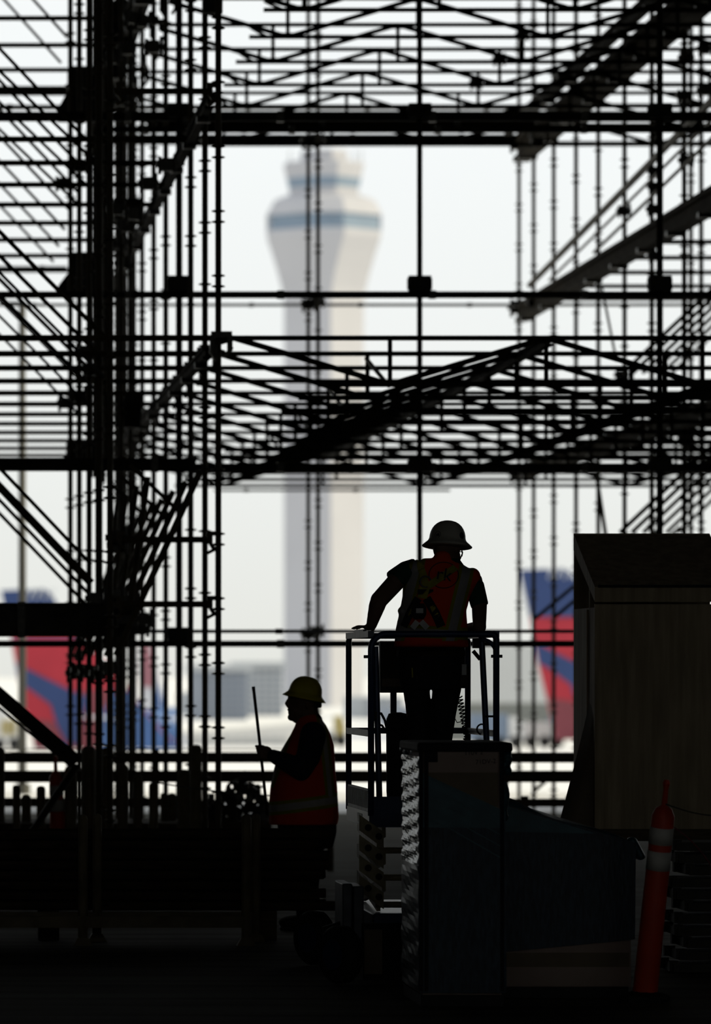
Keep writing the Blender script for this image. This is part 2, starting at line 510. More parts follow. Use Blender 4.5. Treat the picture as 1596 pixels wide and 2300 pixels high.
# ------------------------------------------------------------------ far: aircraft tails
AD = 400.0
def AP(u, v): return (XU(u, AD), ZV(v, AD))
def fin(du, dv, label, extra):
    b = AP(240 + du, 1690)
    t = thing('airliner_tail', (b[0], AD, -4.0), label, 'aircraft')
    def poly(pts): return [AP(u + du, v + dv) for u, v in pts]
    # fin, thickest in the middle of the chord
    MB().prism(poly([(84, 1708), (80, 1692), (40, 1525), (24, 1430), (2, 1326), (96, 1322), (112, 1330), (126, 1352), (170, 1420), (240, 1490), (286, 1545), (330, 1600), (372, 1650), (420, 1692), (424, 1708)]), AD - 0.15, AD + 0.45).build('fin', M_red, t, bevel=0.05)
    MB().prism(poly([(24, 1432), (2, 1326), (96, 1322), (112, 1330), (126, 1352), (170, 1420), (182, 1432)]), AD - 0.30, AD + 0.6).build('blue_fin_tip', M_fblue, t)
    MB().prism(poly([(34, 1488), (62, 1503), (152, 1548), (200, 1566), (186, 1610), (176, 1668), (152, 1676), (127, 1628), (114, 1583), (62, 1545), (43, 1536)]), AD - 0.24, AD + 0.5).build('blue_swoosh', M_fblue, t)
    MB().prism(poly([(62, 1612), (120, 1622), (150, 1682), (152, 1708), (84, 1708)]), AD - 0.22, AD + 0.5).build('maroon_panel', M_maroon, t)
    MB().prism(poly([(176, 1552), (254, 1550), (236, 1600), (224, 1708), (152, 1708), (155, 1678), (178, 1668), (188, 1610)]), AD - 0.21, AD + 0.5).build('maroon_panel', M_maroon, t)
    MB().prism(poly([(215, 1692), (232, 1600), (258, 1548), (290, 1553), (330, 1604), (372, 1654), (424, 1692)]), AD - 0.32, AD + 0.6).build('dorsal_fairing', M_fuse, t)
    c = AP(92 + du, 1336 + dv)
    text_mesh('tail_number', '7717', 1.1, Matrix.Translation((c[0], AD - 0.34, c[1])) @ Matrix.Rotation(math.pi/2, 4, 'X'), M_fwhite, t, 0.02)
    # tail cone of the fuselage with its stabiliser
    x0, x1 = XU(150 + du, AD), XU(400 + du, AD)
    MB().sweep([(x0, AD + 1.5, -2.0), (x0 + 3, AD + 1.5, -2.2), (x1, AD + 1.5, -2.4)], [0.3, 1.0, 1.55], 14).build('tail_cone', M_fuse, t, smooth=True)
    MB().prism([(x0 + 1.5, -1.7), (x0 + 4.2, -1.7), (x0 + 2.6, -1.5), (x0 + 1.0, -1.5)], AD - 3.5, AD + 0.6).build('stabiliser', M_fwhite, t)
    return t
fin(0, 0, 'red and blue airliner tail fin behind the left scaffold uprights', None)
fin(1168 - 2, -50 + 4, 'red and blue airliner tail fin between the lift and the plywood crate', None)
# pale fin of a further aircraft behind the left one
t = thing('airliner_tail', (XU(360, 412), 412, -4.0), 'pale far airliner fin with a red strip behind the left fin', 'aircraft')
def AP2(u, v): return (XU(u, 412), ZV(v, 412))
MB().prism([AP2(*p) for p in ((312, 1692), (312, 1446), (342, 1440), (352, 1500), (372, 1575), (395, 1630), (430, 1675), (440, 1692))], 412, 412.6).build('fin', M_fwhite, t)
MB().prism([AP2(*p) for p in ((316, 1540), (316, 1448), (334, 1444), (344, 1500), (350, 1545))], 411.8, 412.5).build('red_strip', M_pink, t)
MB().prism([AP2(*p) for p in ((350, 1590), (345, 1520), (372, 1600), (405, 1655), (380, 1660))], 411.8, 412.5).build('blue_strip', M_fuse, t)
# lamp pole on the airfield edge
t = thing('lamp_pole', (XU(50, 78), 78, -0.03), 'slim grey outdoor lamp pole standing at the left picture edge', 'pole')
MB().sweep([(XU(50, 78), 78, -0.03), (XU(50, 78), 78, 7.1)], [0.062, 0.05], 12).build('shaft', M_pole, t, smooth=True)
MB().tube((XU(50, 78), 78, -0.03), (XU(50, 78), 78, 0.12), 0.12, 12).build('base_collar', M_pole, t)
MB().box((XU(50, 78) - 0.3, 77.9, 7.1), (XU(50, 78) + 0.05, 78.1, 7.16)).build('lamp_head', M_pole, t)

# ------------------------------------------------------------------ scaffold uprights
R = 0.0242
def upright_profile(z0, z1, off=0.24, r=R):
    prof = [(r, z0)]
    z = math.floor((z0 - off) / 0.5) * 0.5 + off
    while z < z1 - 0.1:
        for dz in (0.0, 0.083):
            zz = z + dz
            if zz > z0 + 0.02:
                prof += [(r, zz - 0.012), (0.052, zz - 0.005), (0.052, zz + 0.004), (r, zz + 0.012)]
        z += 0.5
    prof.append((r, z1))
    return prof
UP_CACHE = {}
def upright(x, y, z1, parent, off=0.24, z0=0.0, r=R, name='upright'):
    key = (round(z1, 2), round(off, 2), z0, r)
    if key not in UP_CACHE:
        UP_CACHE[key] = MB().lathe(upright_profile(z0, z1, off, r), (0, 0, 0), 10).build(name, M_steel, None, smooth=False).data
        bpy.data.objects.remove([o for o in COL.objects if o.data == UP_CACHE[key]][0])
    o = bpy.data.objects.new(name, UP_CACHE[key]); COL.objects.link(o)
    o.parent = parent
    o.location = Vector((x, y, 0)) - root_loc(parent)
    # foot plate under the tube
    return o
def tube_part(p0, p1, parent, r=R, name='ledger', m=None):
    return MB().tube(p0, p1, r, 8).build(name, m or M_steel, parent)
def clamp(p, parent, s=1.0, name='clamp'):
    """coupler: a collar round the tube with a bolted flap"""
    b = MB()
    p = Vector(p)
    b.box(p + Vector((-0.045, -0.045, -0.05))*s, p + Vector((0.045, 0.045, 0.05))*s)
    b.box(p + Vector((-0.085, -0.03, -0.02))*s, p + Vector((0.085, 0.03, 0.025))*s)
    b.tube(p + Vector((0.06, -0.05, -0.07))*s, p + Vector((0.06, -0.05, 0.08))*s, 0.014*s, 6)
    b.tube(p + Vector((-0.06, -0.05, -0.08))*s, p + Vector((-0.06, -0.05, 0.06))*s, 0.014*s, 6)
    return b.build(name, M_clamp, parent)

# inner left row and outer left row, running away from the viewer
XL1, XL2, XR1 = 2.38, 1.54, 7.64
ZA, ZB, ZC = 4.34, 6.33, 8.40                  # bearing levels
left_in = thing('scaffold_row', (XL1, 52, 0), 'inner row of brown steel scaffold uprights, beside the left opening', 'scaffold')
for k, u in enumerate((490, 460, 428, 372, 345, 319, 301)):
    D = FPX * XL1 / (u + 200)
    upright(XL1, D, 10.9, left_in, 0.24 + 0.07 * (k % 3))
for k in range(4):
    upright(XL1, 57.4 + 2.13 * k, 10.9, left_in, 0.3)
left_out = thing('scaffold_row', (XL2, 48, 0), 'outer row of brown steel scaffold uprights at far left', 'scaffold')
for k, u in enumerate((247, 222, 200, 178, 158)):
    D = FPX * XL2 / (u + 200)
    upright(XL2, D, 10.9, left_out, 0.10 + 0.06 * k, r=R * (1.25 if u == 222 else 1.0))
# third short row between them, seen deep inside the left scaffold
for u, D in ((272, 50.5), (293, 53.0), (262, 57.0), (232, 55.0), (238, 50.0), (212, 53.5), (226, 58.0), (282, 60.0)):
    upright(XU(u, D), D, 10.9, left_out, 0.2, 0.0 if u in (272, 293, 262) else 3.7)

left_far = thing('scaffold_row', (-0.52, 48, 0), 'leftmost row of scaffold uprights, just beyond the picture edge', 'scaffold')
for k in range(8):
    upright(-0.52, 41.5 + 2.3 * k, 10.9, left_far, 0.15)
for k in range(8):
    upright(-3.4, 41.5 + 2.3 * k, 10.9, left_far, 0.15)
right_in = thing('scaffold_row', (XR1, 60, 0), 'receding row of scaffold uprights right of the control tower', 'scaffold')
for k, u in enumerate((1165, 1198, 1243, 1293, 1343, 1402, 1463, 1536)):
    D = FPX * XR1 / (u + 200)
    upright(XR1, D, 10.9, right_in, 0.05 + 0.11 * (k % 4))
right_out = thing('scaffold_row', (8.9, 60, 0), 'outer row of scaffold uprights at far right', 'scaffold')
for u, D in ((1551, 60.5), (1574, 58.0)):
    upright(XU(u, D), D, 10.9, right_out, 0.3)
rear_mid = thing('scaffold_row', (4.78, 64, 0), 'pair of scaffold uprights in front of the control tower shaft', 'scaffold')
for u, D, off in ((692, 64.6, 0.0), (714, 63.0, 0.2)):
    upright(XU(u, D), D, 10.9, rear_mid, off)
for v in (318, 684, 1424):
    D = 64.0
    clamp(P(693, v, D), rear_mid, 1.2)
    clamp(P(712, v - 6, D), rear_mid, 1.1)
for v in (322, 690, 1062):
    clamp(P(1164, v, 67), right_in, 1.6)
    clamp(P(1180, v - 4, 66.6), right_in, 1.2)
    clamp(P(1207, v - 16, 65), right_in, 1.2)

# left ledgers and braces, bay after bay
def ledgers(z, Ds, name='ledger'):
    for D in Ds:
        tube_part((-3.4, D, z), (XL2, D, z), left_out)
def steps(a, b, st): 
    out = []
    while a <= b: out.append(a); a += st
    return out
LA = steps(41.4, 64.0, 2.04)
for D in LA:
    tube_part((-3.4, D, ZA), (XL1, D, ZA), left_out)
for D in steps(44.4, 60, 2.07):
    tube_part((-3.4, D, 6.18), (XL1, D, 6.18), left_out)
for D in (51.3, 53.5, 55.7):
    tube_part((-3.4, D, 8.03), (XL1, D, 8.03), left_out)
for D in (57.5, 57.9):
    tube_part((-3.4, D, 8.03), (XL1, D, 8.03), left_out, R * 1.3)
for D in steps(44.4, 56.9, 2.07):        # braces of the upper lift
    tube_part((XL2 - 0.02, D + 0.08, 6.12), (-0.52, D + 0.08, 8.266), left_out, R * 0.6, 'brace')
for D in (44.4, 46.5, 48.5):
    tube_part((XL2 - 0.02, D - 0.4, 5.95), (-0.52, D - 0.4, 7.89), left_out, R * 0.55, 'brace')
for D in (52.5, 54.7):
    tube_part((XL2, D + 0.1, 8.0), (-0.52, D + 0.1, 10.29), left_out, R * 0.6, 'brace')
for D in (41.4, 43.4, 45.5, 47.5):       # braces of the middle lift
    tube_part((XL2 - 0.02, D + 0.08, ZA), (-0.52, D + 0.08, ZA + 2.04), left_out, R * 0.7, 'brace')
    tube_part((XL2 - 0.02, D + 0.5, ZA - 0.28), (-0.52, D + 0.5, ZA + 1.76), left_out, R * 0.5, 'brace', M_alu)
for D, dz, r in ((41.6, 0.14, 0.6), (42.0, 0.0, 1.35), (43.6, -0.1, 0.6), (44.0, -0.2, 0.6)):   # lower lift
    tube_part(P(205, 1310 - dz*300, D), P(-347, 729 - dz*300, D), left_out, R * r, 'brace')
MB().bar(P(-347, 1260, 42.0), P(172, 1712, 42.0), 0.10, 0.11).build('base_brace', M_truss, left_out)
MB().tube(P(-340, 1314, 42.6), P(160, 1722, 42.6), 0.012).build('brace', M_alu, left_out)
# rakers that spread from the base up to the girder ends
for n in range(7):
    D = 41.45 + 2.1 * n
    tube_part((XL1 - 0.14, D, 3.30), (XL2 + 0.05, D, 1.88), left_in, R * 1.05, 'raker')
for n in range(4):
    D = 42.4 + 2.1 * n
    tube_part((XL1 - 0.50, D, 3.30), (XL2 + 0.16, D, 1.95), left_in, R * 0.9, 'raker')
for n in range(3):
    D = 43.0 + 2.1 * n
    tube_part((XL2 + 0.22, D, 3.42), (XL1 - 0.2, D, 3.02), left_in, R * 0.7, 'brace')
# cross tubes with their heads that stand off the first upright
for k, v in enumerate((205, 1212, 1357)):
    D = 41.4
    z = ZV(v, D)
    tube_part((XL2 + 0.03, D, z), (XL1 - 0.05, D, z), left_in, R * 1.0, 'cross_tube')
    for x in (XL1 - 0.055, XL2 + 0.08):
        b = MB()
        b.box((x - 0.035, D - 0.03, z + 0.03), (x + 0.035, D + 0.03, z + 0.065))
        b.box((x - 0.03, D - 0.025, z - 0.035), (x + 0.012, D + 0.025, z + 0.04))
        b.bar((x - 0.005, D, z - 0.03), (x + 0.03, D, z - 0.085), 0.03, 0.03)
        b.bar((x + 0.03, D, z - 0.075), (x - 0.03, D, z - 0.105), 0.03, 0.026)
        b.build('wedge_head', M_steel, left_in)
# dark bearing plates and flared brackets of the outer row
def plate_block(u0, u1, v0, v1, D, parent, flare=0, th=0.3):
    lo, hi = P(u0, v1, D), P(u1, v0, D)
    if flare:
        f = flare * D / FPX
        zf = lo.z + (hi.z - lo.z) * 0.22
        b = MB().prism([(lo.x - f, lo.z), (hi.x, lo.z), (hi.x, hi.z), (lo.x, hi.z), (lo.x, lo.z + (hi.z-lo.z)*0.55), (lo.x - f, zf)], D, D + th)
    else:
        b = MB().box((lo.x, D, lo.z), (hi.x, D + th, hi.z))
    return b.build('bracket_plate', M_plate, parent)
plate_block(153, 222, 148, 268, 51.9, left_out, 22)
plate_block(155, 222, 566, 662, 51.9, left_out, 24)
plate_block(150, 250, 986, 1052, 51.9, left_out, 14)
plate_block(255, 322, 445, 492, 50.8, left_in)
plate_block(258, 316, 888, 960, 50.8, left_in)
plate_block(238, 300, 0, 96, 54, left_in)
plate_block(240, 284, 96, 175, 55, left_in)
plate_block(456, 500, -40, 28, 42.6, left_in, th=0.1)
# knots of couplers at the left nodes
for u, v, D in ((262, 470, 48), (300, 480, 47), (283, 508, 50), (333, 412, 46), (375, 370, 44.6), (268, 548, 52), (275, 592, 53),
                (250, 130, 49), (300, 40, 48), (320, 48, 48), (345, 105, 47), (268, 225, 49), (285, 110, 50),
                (178, 372, 47), (142, 412, 51.5), (148, 905, 51.5), (190, 790, 46), (205, 830, 46), (175, 890, 49),
                (182, 1505, 47), (200, 1510, 46), (168, 1512, 48), (225, 1512, 44), (245, 1500, 43),
                (262, 1208, 41.5), (265, 1225, 41.5), (258, 1340, 41.6), (280, 1385, 42), (322, 1390, 46), (315, 1412, 46.6), (300, 1345, 44), (230, 1400, 43), (215, 1345, 43.5)):
    clamp(P(u, v, D), left_in if u > 235 else left_out, 1.05)

# handrails and braces of the right side
for k, (dz, r) in enumerate(((0, 1.5), (-0.18, 0.65), (-0.36, 0.75))):
    u0 = (1198, 1243, 1343)[k]; D0 = FPX * XR1 / (u0 + 200)
    z0 = 6.5 + dz + (65.6 - D0) * 0.045
    tube_part((XR1 - 0.05, D0, z0), (XR1 - 0.05, 49.5, 6.5 + dz + (65.6 - 49.5) * 0.045), right_in, R * r, 'handrail')
for n in range(6):
    D = 54.5 + 1.9 * n
    a = P(1392 + 26 * n, 1196, D)
    tube_part(a, a + Vector((1.5, 0, 1.42)), right_out, R * 0.95, 'brace')
for n in range(6):
    D = 54.0 + 1.8 * n
    a = P(1398 + 22 * n, 838, D)
    tube_part(a, a + Vector((1.3, 0, 1.22)), right_out, R * 0.9, 'brace')
for n in range(3):
    a = P(1198 + 45 * n, 1392 - 4 * n, 62 - n)
    tube_part(a, a + Vector((1.2, 0, 1.0)), right_in, R * 0.9, 'brace')
tube_part(P(1198, 1778, 63), P(1246, 1735, 63), right_in, R * 0.9, 'brace')
tube_part(P(1350, 640, 58), P(1384, 812, 58), right_in, R * 0.6, 'brace')
tube_part(P(1338, 1060, 57), P(1360, 1205, 57), right_in, R * 0.9, 'brace')
for z in (ZA - 0.05, 6.18, 8.03):
    for n in range(5):
        D = 55.0 + 2.1 * n
        tube_part((XR1, D, z), (11.5, D, z), right_out)
for u, v, D in ((1207, 318, 63), (1243, 270, 61), (1290, 205, 59), (1335, 165, 57.5), (1405, 115, 56), (1465, 60, 55), (1530, 5, 52.8), (1265, 170, 58), (1120, 135, 60), (1172, 80, 60), (1068, 188, 60),
                (1470, 385, 55), (1470, 420, 55), (1467, 470, 54.8), (1540, 360, 52.8), (1535, 215, 52.8), (1582, 110, 52), (1582, 203, 52), (1540, 130, 53),
                (1196, 680, 65), (1470, 575, 55), (1400, 474, 57), (1407, 860, 57), (1395, 842, 57), (1470, 965, 55), (1540, 985, 52.8), (1185, 1060, 66), (1235, 1028, 62), (1285, 1010, 60)):
    clamp(P(u, v, D), right_in, 0.95)

# ------------------------------------------------------------------ bearing beams that run away from the viewer
def receding(name, x, z_top, h, w, y0, y1, material, label, ribs=True):
    t = thing(name, (x, (y0 + y1) / 2, z_top - h), label, 'beam')
    MB().ibeam((x, y0, z_top - h/2), (x, y1, z_top - h/2), w, h, h * 0.22).build('beam', material, t)
    if ribs:
        y = y0 + 0.8
        while y < y1:
            MB().box((x - w/2 - 0.02, y - 0.05, z_top - h - 0.03), (x + w/2 + 0.02, y + 0.05, z_top - h + 0.02)).build('bearing_plate', M_clamp, t)
            y += 2.13
    return t
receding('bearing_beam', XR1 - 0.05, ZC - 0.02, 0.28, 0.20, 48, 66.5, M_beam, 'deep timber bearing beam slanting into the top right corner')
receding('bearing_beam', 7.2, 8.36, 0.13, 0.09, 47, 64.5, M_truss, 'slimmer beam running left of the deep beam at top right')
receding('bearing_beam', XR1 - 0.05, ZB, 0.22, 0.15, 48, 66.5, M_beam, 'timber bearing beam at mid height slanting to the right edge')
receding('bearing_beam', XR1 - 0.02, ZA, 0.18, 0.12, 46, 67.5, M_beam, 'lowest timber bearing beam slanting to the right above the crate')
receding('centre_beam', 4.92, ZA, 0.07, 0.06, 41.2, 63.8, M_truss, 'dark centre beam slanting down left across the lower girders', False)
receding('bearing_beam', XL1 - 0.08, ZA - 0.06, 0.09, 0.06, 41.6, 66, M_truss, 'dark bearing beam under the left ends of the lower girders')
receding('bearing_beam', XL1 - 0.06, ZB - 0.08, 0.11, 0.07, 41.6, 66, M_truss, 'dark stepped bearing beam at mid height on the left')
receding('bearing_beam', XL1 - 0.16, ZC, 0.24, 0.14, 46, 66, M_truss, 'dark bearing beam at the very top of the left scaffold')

# ------------------------------------------------------------------ lattice girders
TR_H = 0.36
def make_girder(x0, x1, peak, label, name='lattice_girder'):
    t = thing(name, (x0, 0, 0), label, 'girder', None)
    r = 0.020
    MB().tube((x0, 0, 0), (x1, 0, 0), r, 8).build('top_chord', M_truss, t)
    MB().tube((x0 + 0.75, 0, -TR_H), (x1, 0, -TR_H), r, 8).build('bottom_chord', M_truss, t)
    half = 1.21
    xs = []
    x = peak - 4 * half
    k = 0
    while x < x1 + half:
        xs.append((x, k % 2 == 0)); x += half; k += 1
    for (xa, up) in xs:
        if x0 + 0.3 < xa < x1:
            MB().tube((xa, 0, 0), (xa, 0, -TR_H), r * 0.9, 8).build('post', M_truss, t)
            b = MB()
            b.bar((xa - 0.09, 0, -0.012 if up else -TR_H + 0.012), (xa + 0.09, 0, -0.012 if up else -TR_H + 0.012), 0.05, 0.05)
            b.build('gusset', M_truss, t)
    for (xa, ua), (xb, ub) in zip(xs, xs[1:]):
        za, zb = (0 if ua else -TR_H), (0 if ub else -TR_H)
        a, c = Vector((xa, 0, za)), Vector((xb, 0, zb))
        if xb <= x0 + 0.05 or xa >= x1: continue
        if xa < x0: f = (x0 - xa) / (xb - xa); a = a.lerp(c, f)
        if xb > x1: f = (x1 - a.x) / (xb - a.x); c = a.lerp(c, f)
        MB().tube(a, c, r * 1.12, 8).build('diagonal', M_truss, t)
    b = MB()
    b.box((x0 - 0.075, -0.05, 0.0), (x0 + 0.085, 0.05, 0.05))
    b.box((x0 + 0.05, -0.035, -0.10), (x0 + 0.09, 0.035, 0.02))
    b.box((x0 - 0.085, -0.035, -0.12), (x0 - 0.045, 0.035, 0.02))
    b.bar((x0 + 0.085, -0.04, -0.07), (x0 + 0.03, -0.04, -0.15), 0.03, 0.03)
    b.bar((x0 - 0.08, -0.04, -0.10), (x0 - 0.03, -0.04, -0.18), 0.03, 0.03)
    b.tube((x0 - 0.04, -0.06, -0.17), (x0 - 0.04, -0.06, -0.05), 0.012, 6)
    b.build('end_bracket', M_clamp, t)
    return t
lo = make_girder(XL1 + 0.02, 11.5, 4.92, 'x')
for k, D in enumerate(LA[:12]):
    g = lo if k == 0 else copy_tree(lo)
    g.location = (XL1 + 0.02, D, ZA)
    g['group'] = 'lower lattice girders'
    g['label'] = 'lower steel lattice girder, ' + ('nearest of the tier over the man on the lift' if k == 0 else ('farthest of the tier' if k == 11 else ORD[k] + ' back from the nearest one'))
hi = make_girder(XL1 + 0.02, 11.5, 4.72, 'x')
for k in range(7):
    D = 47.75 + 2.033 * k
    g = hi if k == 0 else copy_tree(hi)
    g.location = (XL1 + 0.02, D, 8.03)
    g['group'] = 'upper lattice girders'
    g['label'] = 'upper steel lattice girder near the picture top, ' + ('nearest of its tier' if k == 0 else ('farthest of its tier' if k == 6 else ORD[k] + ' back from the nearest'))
    # sway brace from post to post
    if k < 6:
        tube_part((3.3, D, 7.68), (3.3, D + 2.033, 8.0), g, R * 0.7, 'sway_brace')
for k in range(11):
    D = LA[k]
    if k % 2 == 0:
        tube_part((3.7, D, 3.97), (3.7, D + 2.04, 4.3), [o for o in COL.objects if o.name.startswith('lattice_girder') and o.parent is None and abs(o.location.y - D) < 0.01][0], R * 0.7, 'sway_brace')

# ------------------------------------------------------------------ front screen: posts with splice boxes, girts
SD = 47.4
def z_s(v): return ZV(v, SD)
for u, lab in ((402, 'left of the control tower, among the scaffold'), (942, 'directly behind the white helmet'), (1481, 'right of the crate corner, high on the right')):
    x = XU(u, SD)
    t = thing('screen_post', (x, SD, 0), 'dark screen post with bolted splice boxes, ' + lab, 'post')
    MB().tube((x, SD, 0), (x, SD, 10.9), 0.024 if u == 942 else 0.029, 10).build('post', M_truss, t)
    for v0, v1 in ((233, 264), (620, 655), (1030, 1060), (1409, 1440)):
        w = 0.098
        b = MB().box((x - w, SD - 0.07, z_s(v1)), (x + w, SD + 0.07, z_s(v0)))
        b.box((x - w - 0.012, SD - 0.02, z_s(v1) + 0.02), (x + w + 0.012, SD + 0.02, z_s(v0) - 0.02))
        b.build('splice_box', M_plate, t)
def girt(name, v0, v1, D, label, u0=-2200, u1=2600, m=None, th=0.08, cat='beam'):
    x0, x1 = XU(u0, D), XU(u1, D)
    z = (ZV(v0, D) + ZV(v1, D)) / 2
    h = abs(ZV(v0, D) - ZV(v1, D))
    t = thing(name, ((x0 + x1) / 2, D, z), label, cat)
    MB().ibeam((x0, D, z), (x1, D, z), th, h, min(h * 0.2, 0.02)).build('rail', m or M_truss, t)
    k = 0
    x = x0 + 0.4
    while x < x1:
        MB().box((x - 0.03, D - th/2 - 0.01, z - h/2 - 0.008), (x + 0.03, D + th/2 + 0.01, z + h/2 + 0.008)).build('fixing', M_clamp, t)
        x += 1.35
    return t
girt('girt', 655, 669, SD + 0.1, 'dark horizontal girt level with the tower flare, across the whole picture')
girt('girt', 1439, 1453, SD + 0.1, 'dark horizontal girt at the height of the lift top rail')
girt('slim_girt', 1414, 1422, SD + 0.16, 'slim girt just above the dark one at lift rail height', m=M_alu, th=0.05)
girt('girt', 1041, 1058, SD + 0.1, 'dark horizontal girt along the foot of the lower girders')
girt('girt', 252, 272, SD + 0.1, 'heavy dark girt above the tower cab, across the whole picture')
girt('girt', 285, 297, SD + 2.0, 'second girt close below the heavy one above the tower cab', u0=230, u1=1600)
girt('walkway_beam', 268, 286, SD + 6.0, 'brown walkway beam squeezed between the two girts above the tower', u0=330, u1=1200, m=M_beam)
girt('rear_beam', 302, 325, 66.3, 'rear cross beam just touching the top of the control tower', u0=230, u1=1180)
girt('slim_rear_rail', 236, 246, 60.5, 'bright slim aluminium rail above the heavy girt', m=M_alu, u1=1250)
girt('slim_rear_rail', 682, 688, 66.2, 'thin pale rail running just under the girt at the tower flare', m=M_alu)
girt('slim_rear_rail', 1099, 1104, 66.0, 'lowest thin rail under the girders in front of the tower shaft', u0=480, u1=1010, m=M_truss, th=0.03)
girt('slim_rear_rail', 320, 326, 66.8, 'thin rail under the right uprights near the picture top', u0=1180, m=M_alu)
girt('heavy_girder', 1354, 1430, 42.8, 'heavy black girder at left, hiding part of the red tail fin', u0=-1200, u1=292, th=0.16, m=M_plate)
girt('girt', 1030, 1058, 45.0, 'thick dark girder at left under the stacked ledgers', u0=-1200, u1=440, th=0.12)
girt('site_board', 598, 612, 70.0, 'pale horizontal board outside beyond the left scaffold', u0=-900, u1=150, m=M_haze2)

# ------------------------------------------------------------------ guard rails at the slab edge
GD = 47.0
for v0, v1, D, u0, u1, lab in ((1690, 1713, GD, -2200, 1330, 'upper dark timber guard rail right across the hall'),
                               (1731, 1757, GD, -2200, 1330, 'broad timber guard rail just below the upper one'),
                               (1792, 1812, GD + 0.6, -2200, 420, 'low dark guard rail behind the rack posts at left'),
                               (1794, 1812, GD + 0.6, 1130, 1330, 'low dark guard rail beside the plywood crate')):
    x0, x1 = XU(u0, D), XU(u1, D)
    t = thing('guard_rail', ((x0+x1)/2, D, 0), lab, 'railing')
    MB().box((x0, D - 0.02, ZV(v1, D)), (x1, D + 0.025, ZV(v0, D))).build('board', M_wood, t)
    n = 9 if u0 < 0 and u1 > 1000 else (6 if u0 < 0 else 2)
    for k in range(n):
        x = x0 + (x1 - x0) * (k + 0.5) / n
        if v0 == 1690 or v0 > 1780:
            MB().box((x - 0.03, D + 0.026, 0), (x + 0.03, D + 0.08, ZV(v0 - 6, D))).build('stanchion', M_wood, t)
        else:
            MB().box((x - 0.035, D + 0.026, ZV(v1, D) - 0.01), (x + 0.035, D + 0.04, ZV(v0, D) + 0.01)).build('fixing', M_clamp, t)
    if v0 == 1690: pass
for v, D, u0, u1, lab in ((1684, 74.0, -1500, 640, 'thin wire strung outside above the guard rails'),):
    t = MB().tube((XU(u0, D), D, ZV(v, D)), (XU(u1, D), D, ZV(v, D)), 0.012, 6).build('wire', M_pole)
    tag(t, lab, 'wire')

# ------------------------------------------------------------------ left: racks, posts, pile
def rack_post(u0, u1, vt, D, parent=None, label=None, group=None, dome=True, vb=None):
    w = (u1 - u0) * D / FPX / 2
    x = XU((u0 + u1) / 2, D); zt = ZV(vt, D)
    b = MB()
    prof = [(w, 0), (w, zt - w * 0.7), (w * 0.86, zt - w * 0.3), (w * 0.55, zt - 0.004), (0.001, zt)]
    b.lathe(prof, (x, D, 0), 12)
    if parent is not None: return b.build('post', M_post, parent)
    t = thing('rack_post', (x, D, 0), label, 'post', group)
    b.build('shaft', M_post, t)
    MB().box((x - w * 1.5, D - w * 1.5, 0), (x + w * 1.5, D + w * 1.5, 0.012)).build('foot_plate', M_post, t)
    return t
far_posts = [(-14, 11, 1679, 44.5, 'dark rack post cut by the left picture edge'),
             (28, 46, 1763, 43.5, 'short dark rack post with pointed cap, near the left edge'),
             (48, 70, 1785, 44.5, 'short stout rack post with round cap, second from the left edge'),
             (82, 102, 1765, 43.2, 'short pointed rack post left of the leaning tube'),
             (144, 172, 1722, 42.5, 'rack post behind the upper end of the leaning tube'),
             (184, 214, 1675, 43.5, 'tall stout rack post under the left scaffold uprights'),
             (228, 253, 1678, 44.0, 'tall rack post just right of the stoutest one'),
             (264, 287, 1716, 43.0, 'rack post with rounded cap before the blue fuselage'),
             (299, 319, 1738, 43.6, 'slim rack post between the rounded one and the short ones'),
             (334, 355, 1757, 43.8, 'short rack post with rounded cap left of the twin posts'),
             (360, 378, 1780, 44.8, 'left one of the low twin rack posts'),
             (377, 395, 1781, 44.9, 'right one of the low twin rack posts'),
             (398, 428, 1728, 43.6, 'broad rack post with stepped top beside the tallest'),
             (427, 453, 1673, 43.2, 'tallest rack post, alone left of the first upright')]
for u0, u1, vt, D, lab in far_posts:
    rack_post(u0, u1, vt, D, None, lab, 'rack posts at the slab edge')
# plank bundle that closes the view under the rails
bundle_z = 0.50
for j in range(5):
    for i in range(5):
        D = 44.2 + 0.26 * i
        t = MB().box((-0.6 + random.uniform(-.05, .05), D, 0.02 + j * 0.098), (2.35 + random.uniform(-.12, .12), D + 0.235, 0.02 + j * 0.098 + 0.09)).build('scaffold_plank', M_wood, bevel=0.004)
        tag(t, 'dark scaffold plank in the bundle behind the left rack', 'plank', 'planks in the far bundle')
for j in range(2):
    t = MB().box((2.4, 45.2, 0.30 + j * 0.1), (3.05, 45.5, 0.39 + j * 0.1)).build('timber_beam', M_wood)
    tag(t, ('lower' if j == 0 else 'upper') + ' dark timber lying on blocks behind the stick holder', 'timber')
    for x in (2.45, 2.95):
        if j == 0:
            tag(MB().box((x - 0.05, 45.22, 0), (x + 0.05, 45.48, 0.30)).build('timber_block', M_wood), 'timber block under the beam, ' + ('left' if x < 2.6 else 'right') + ' one', 'block')
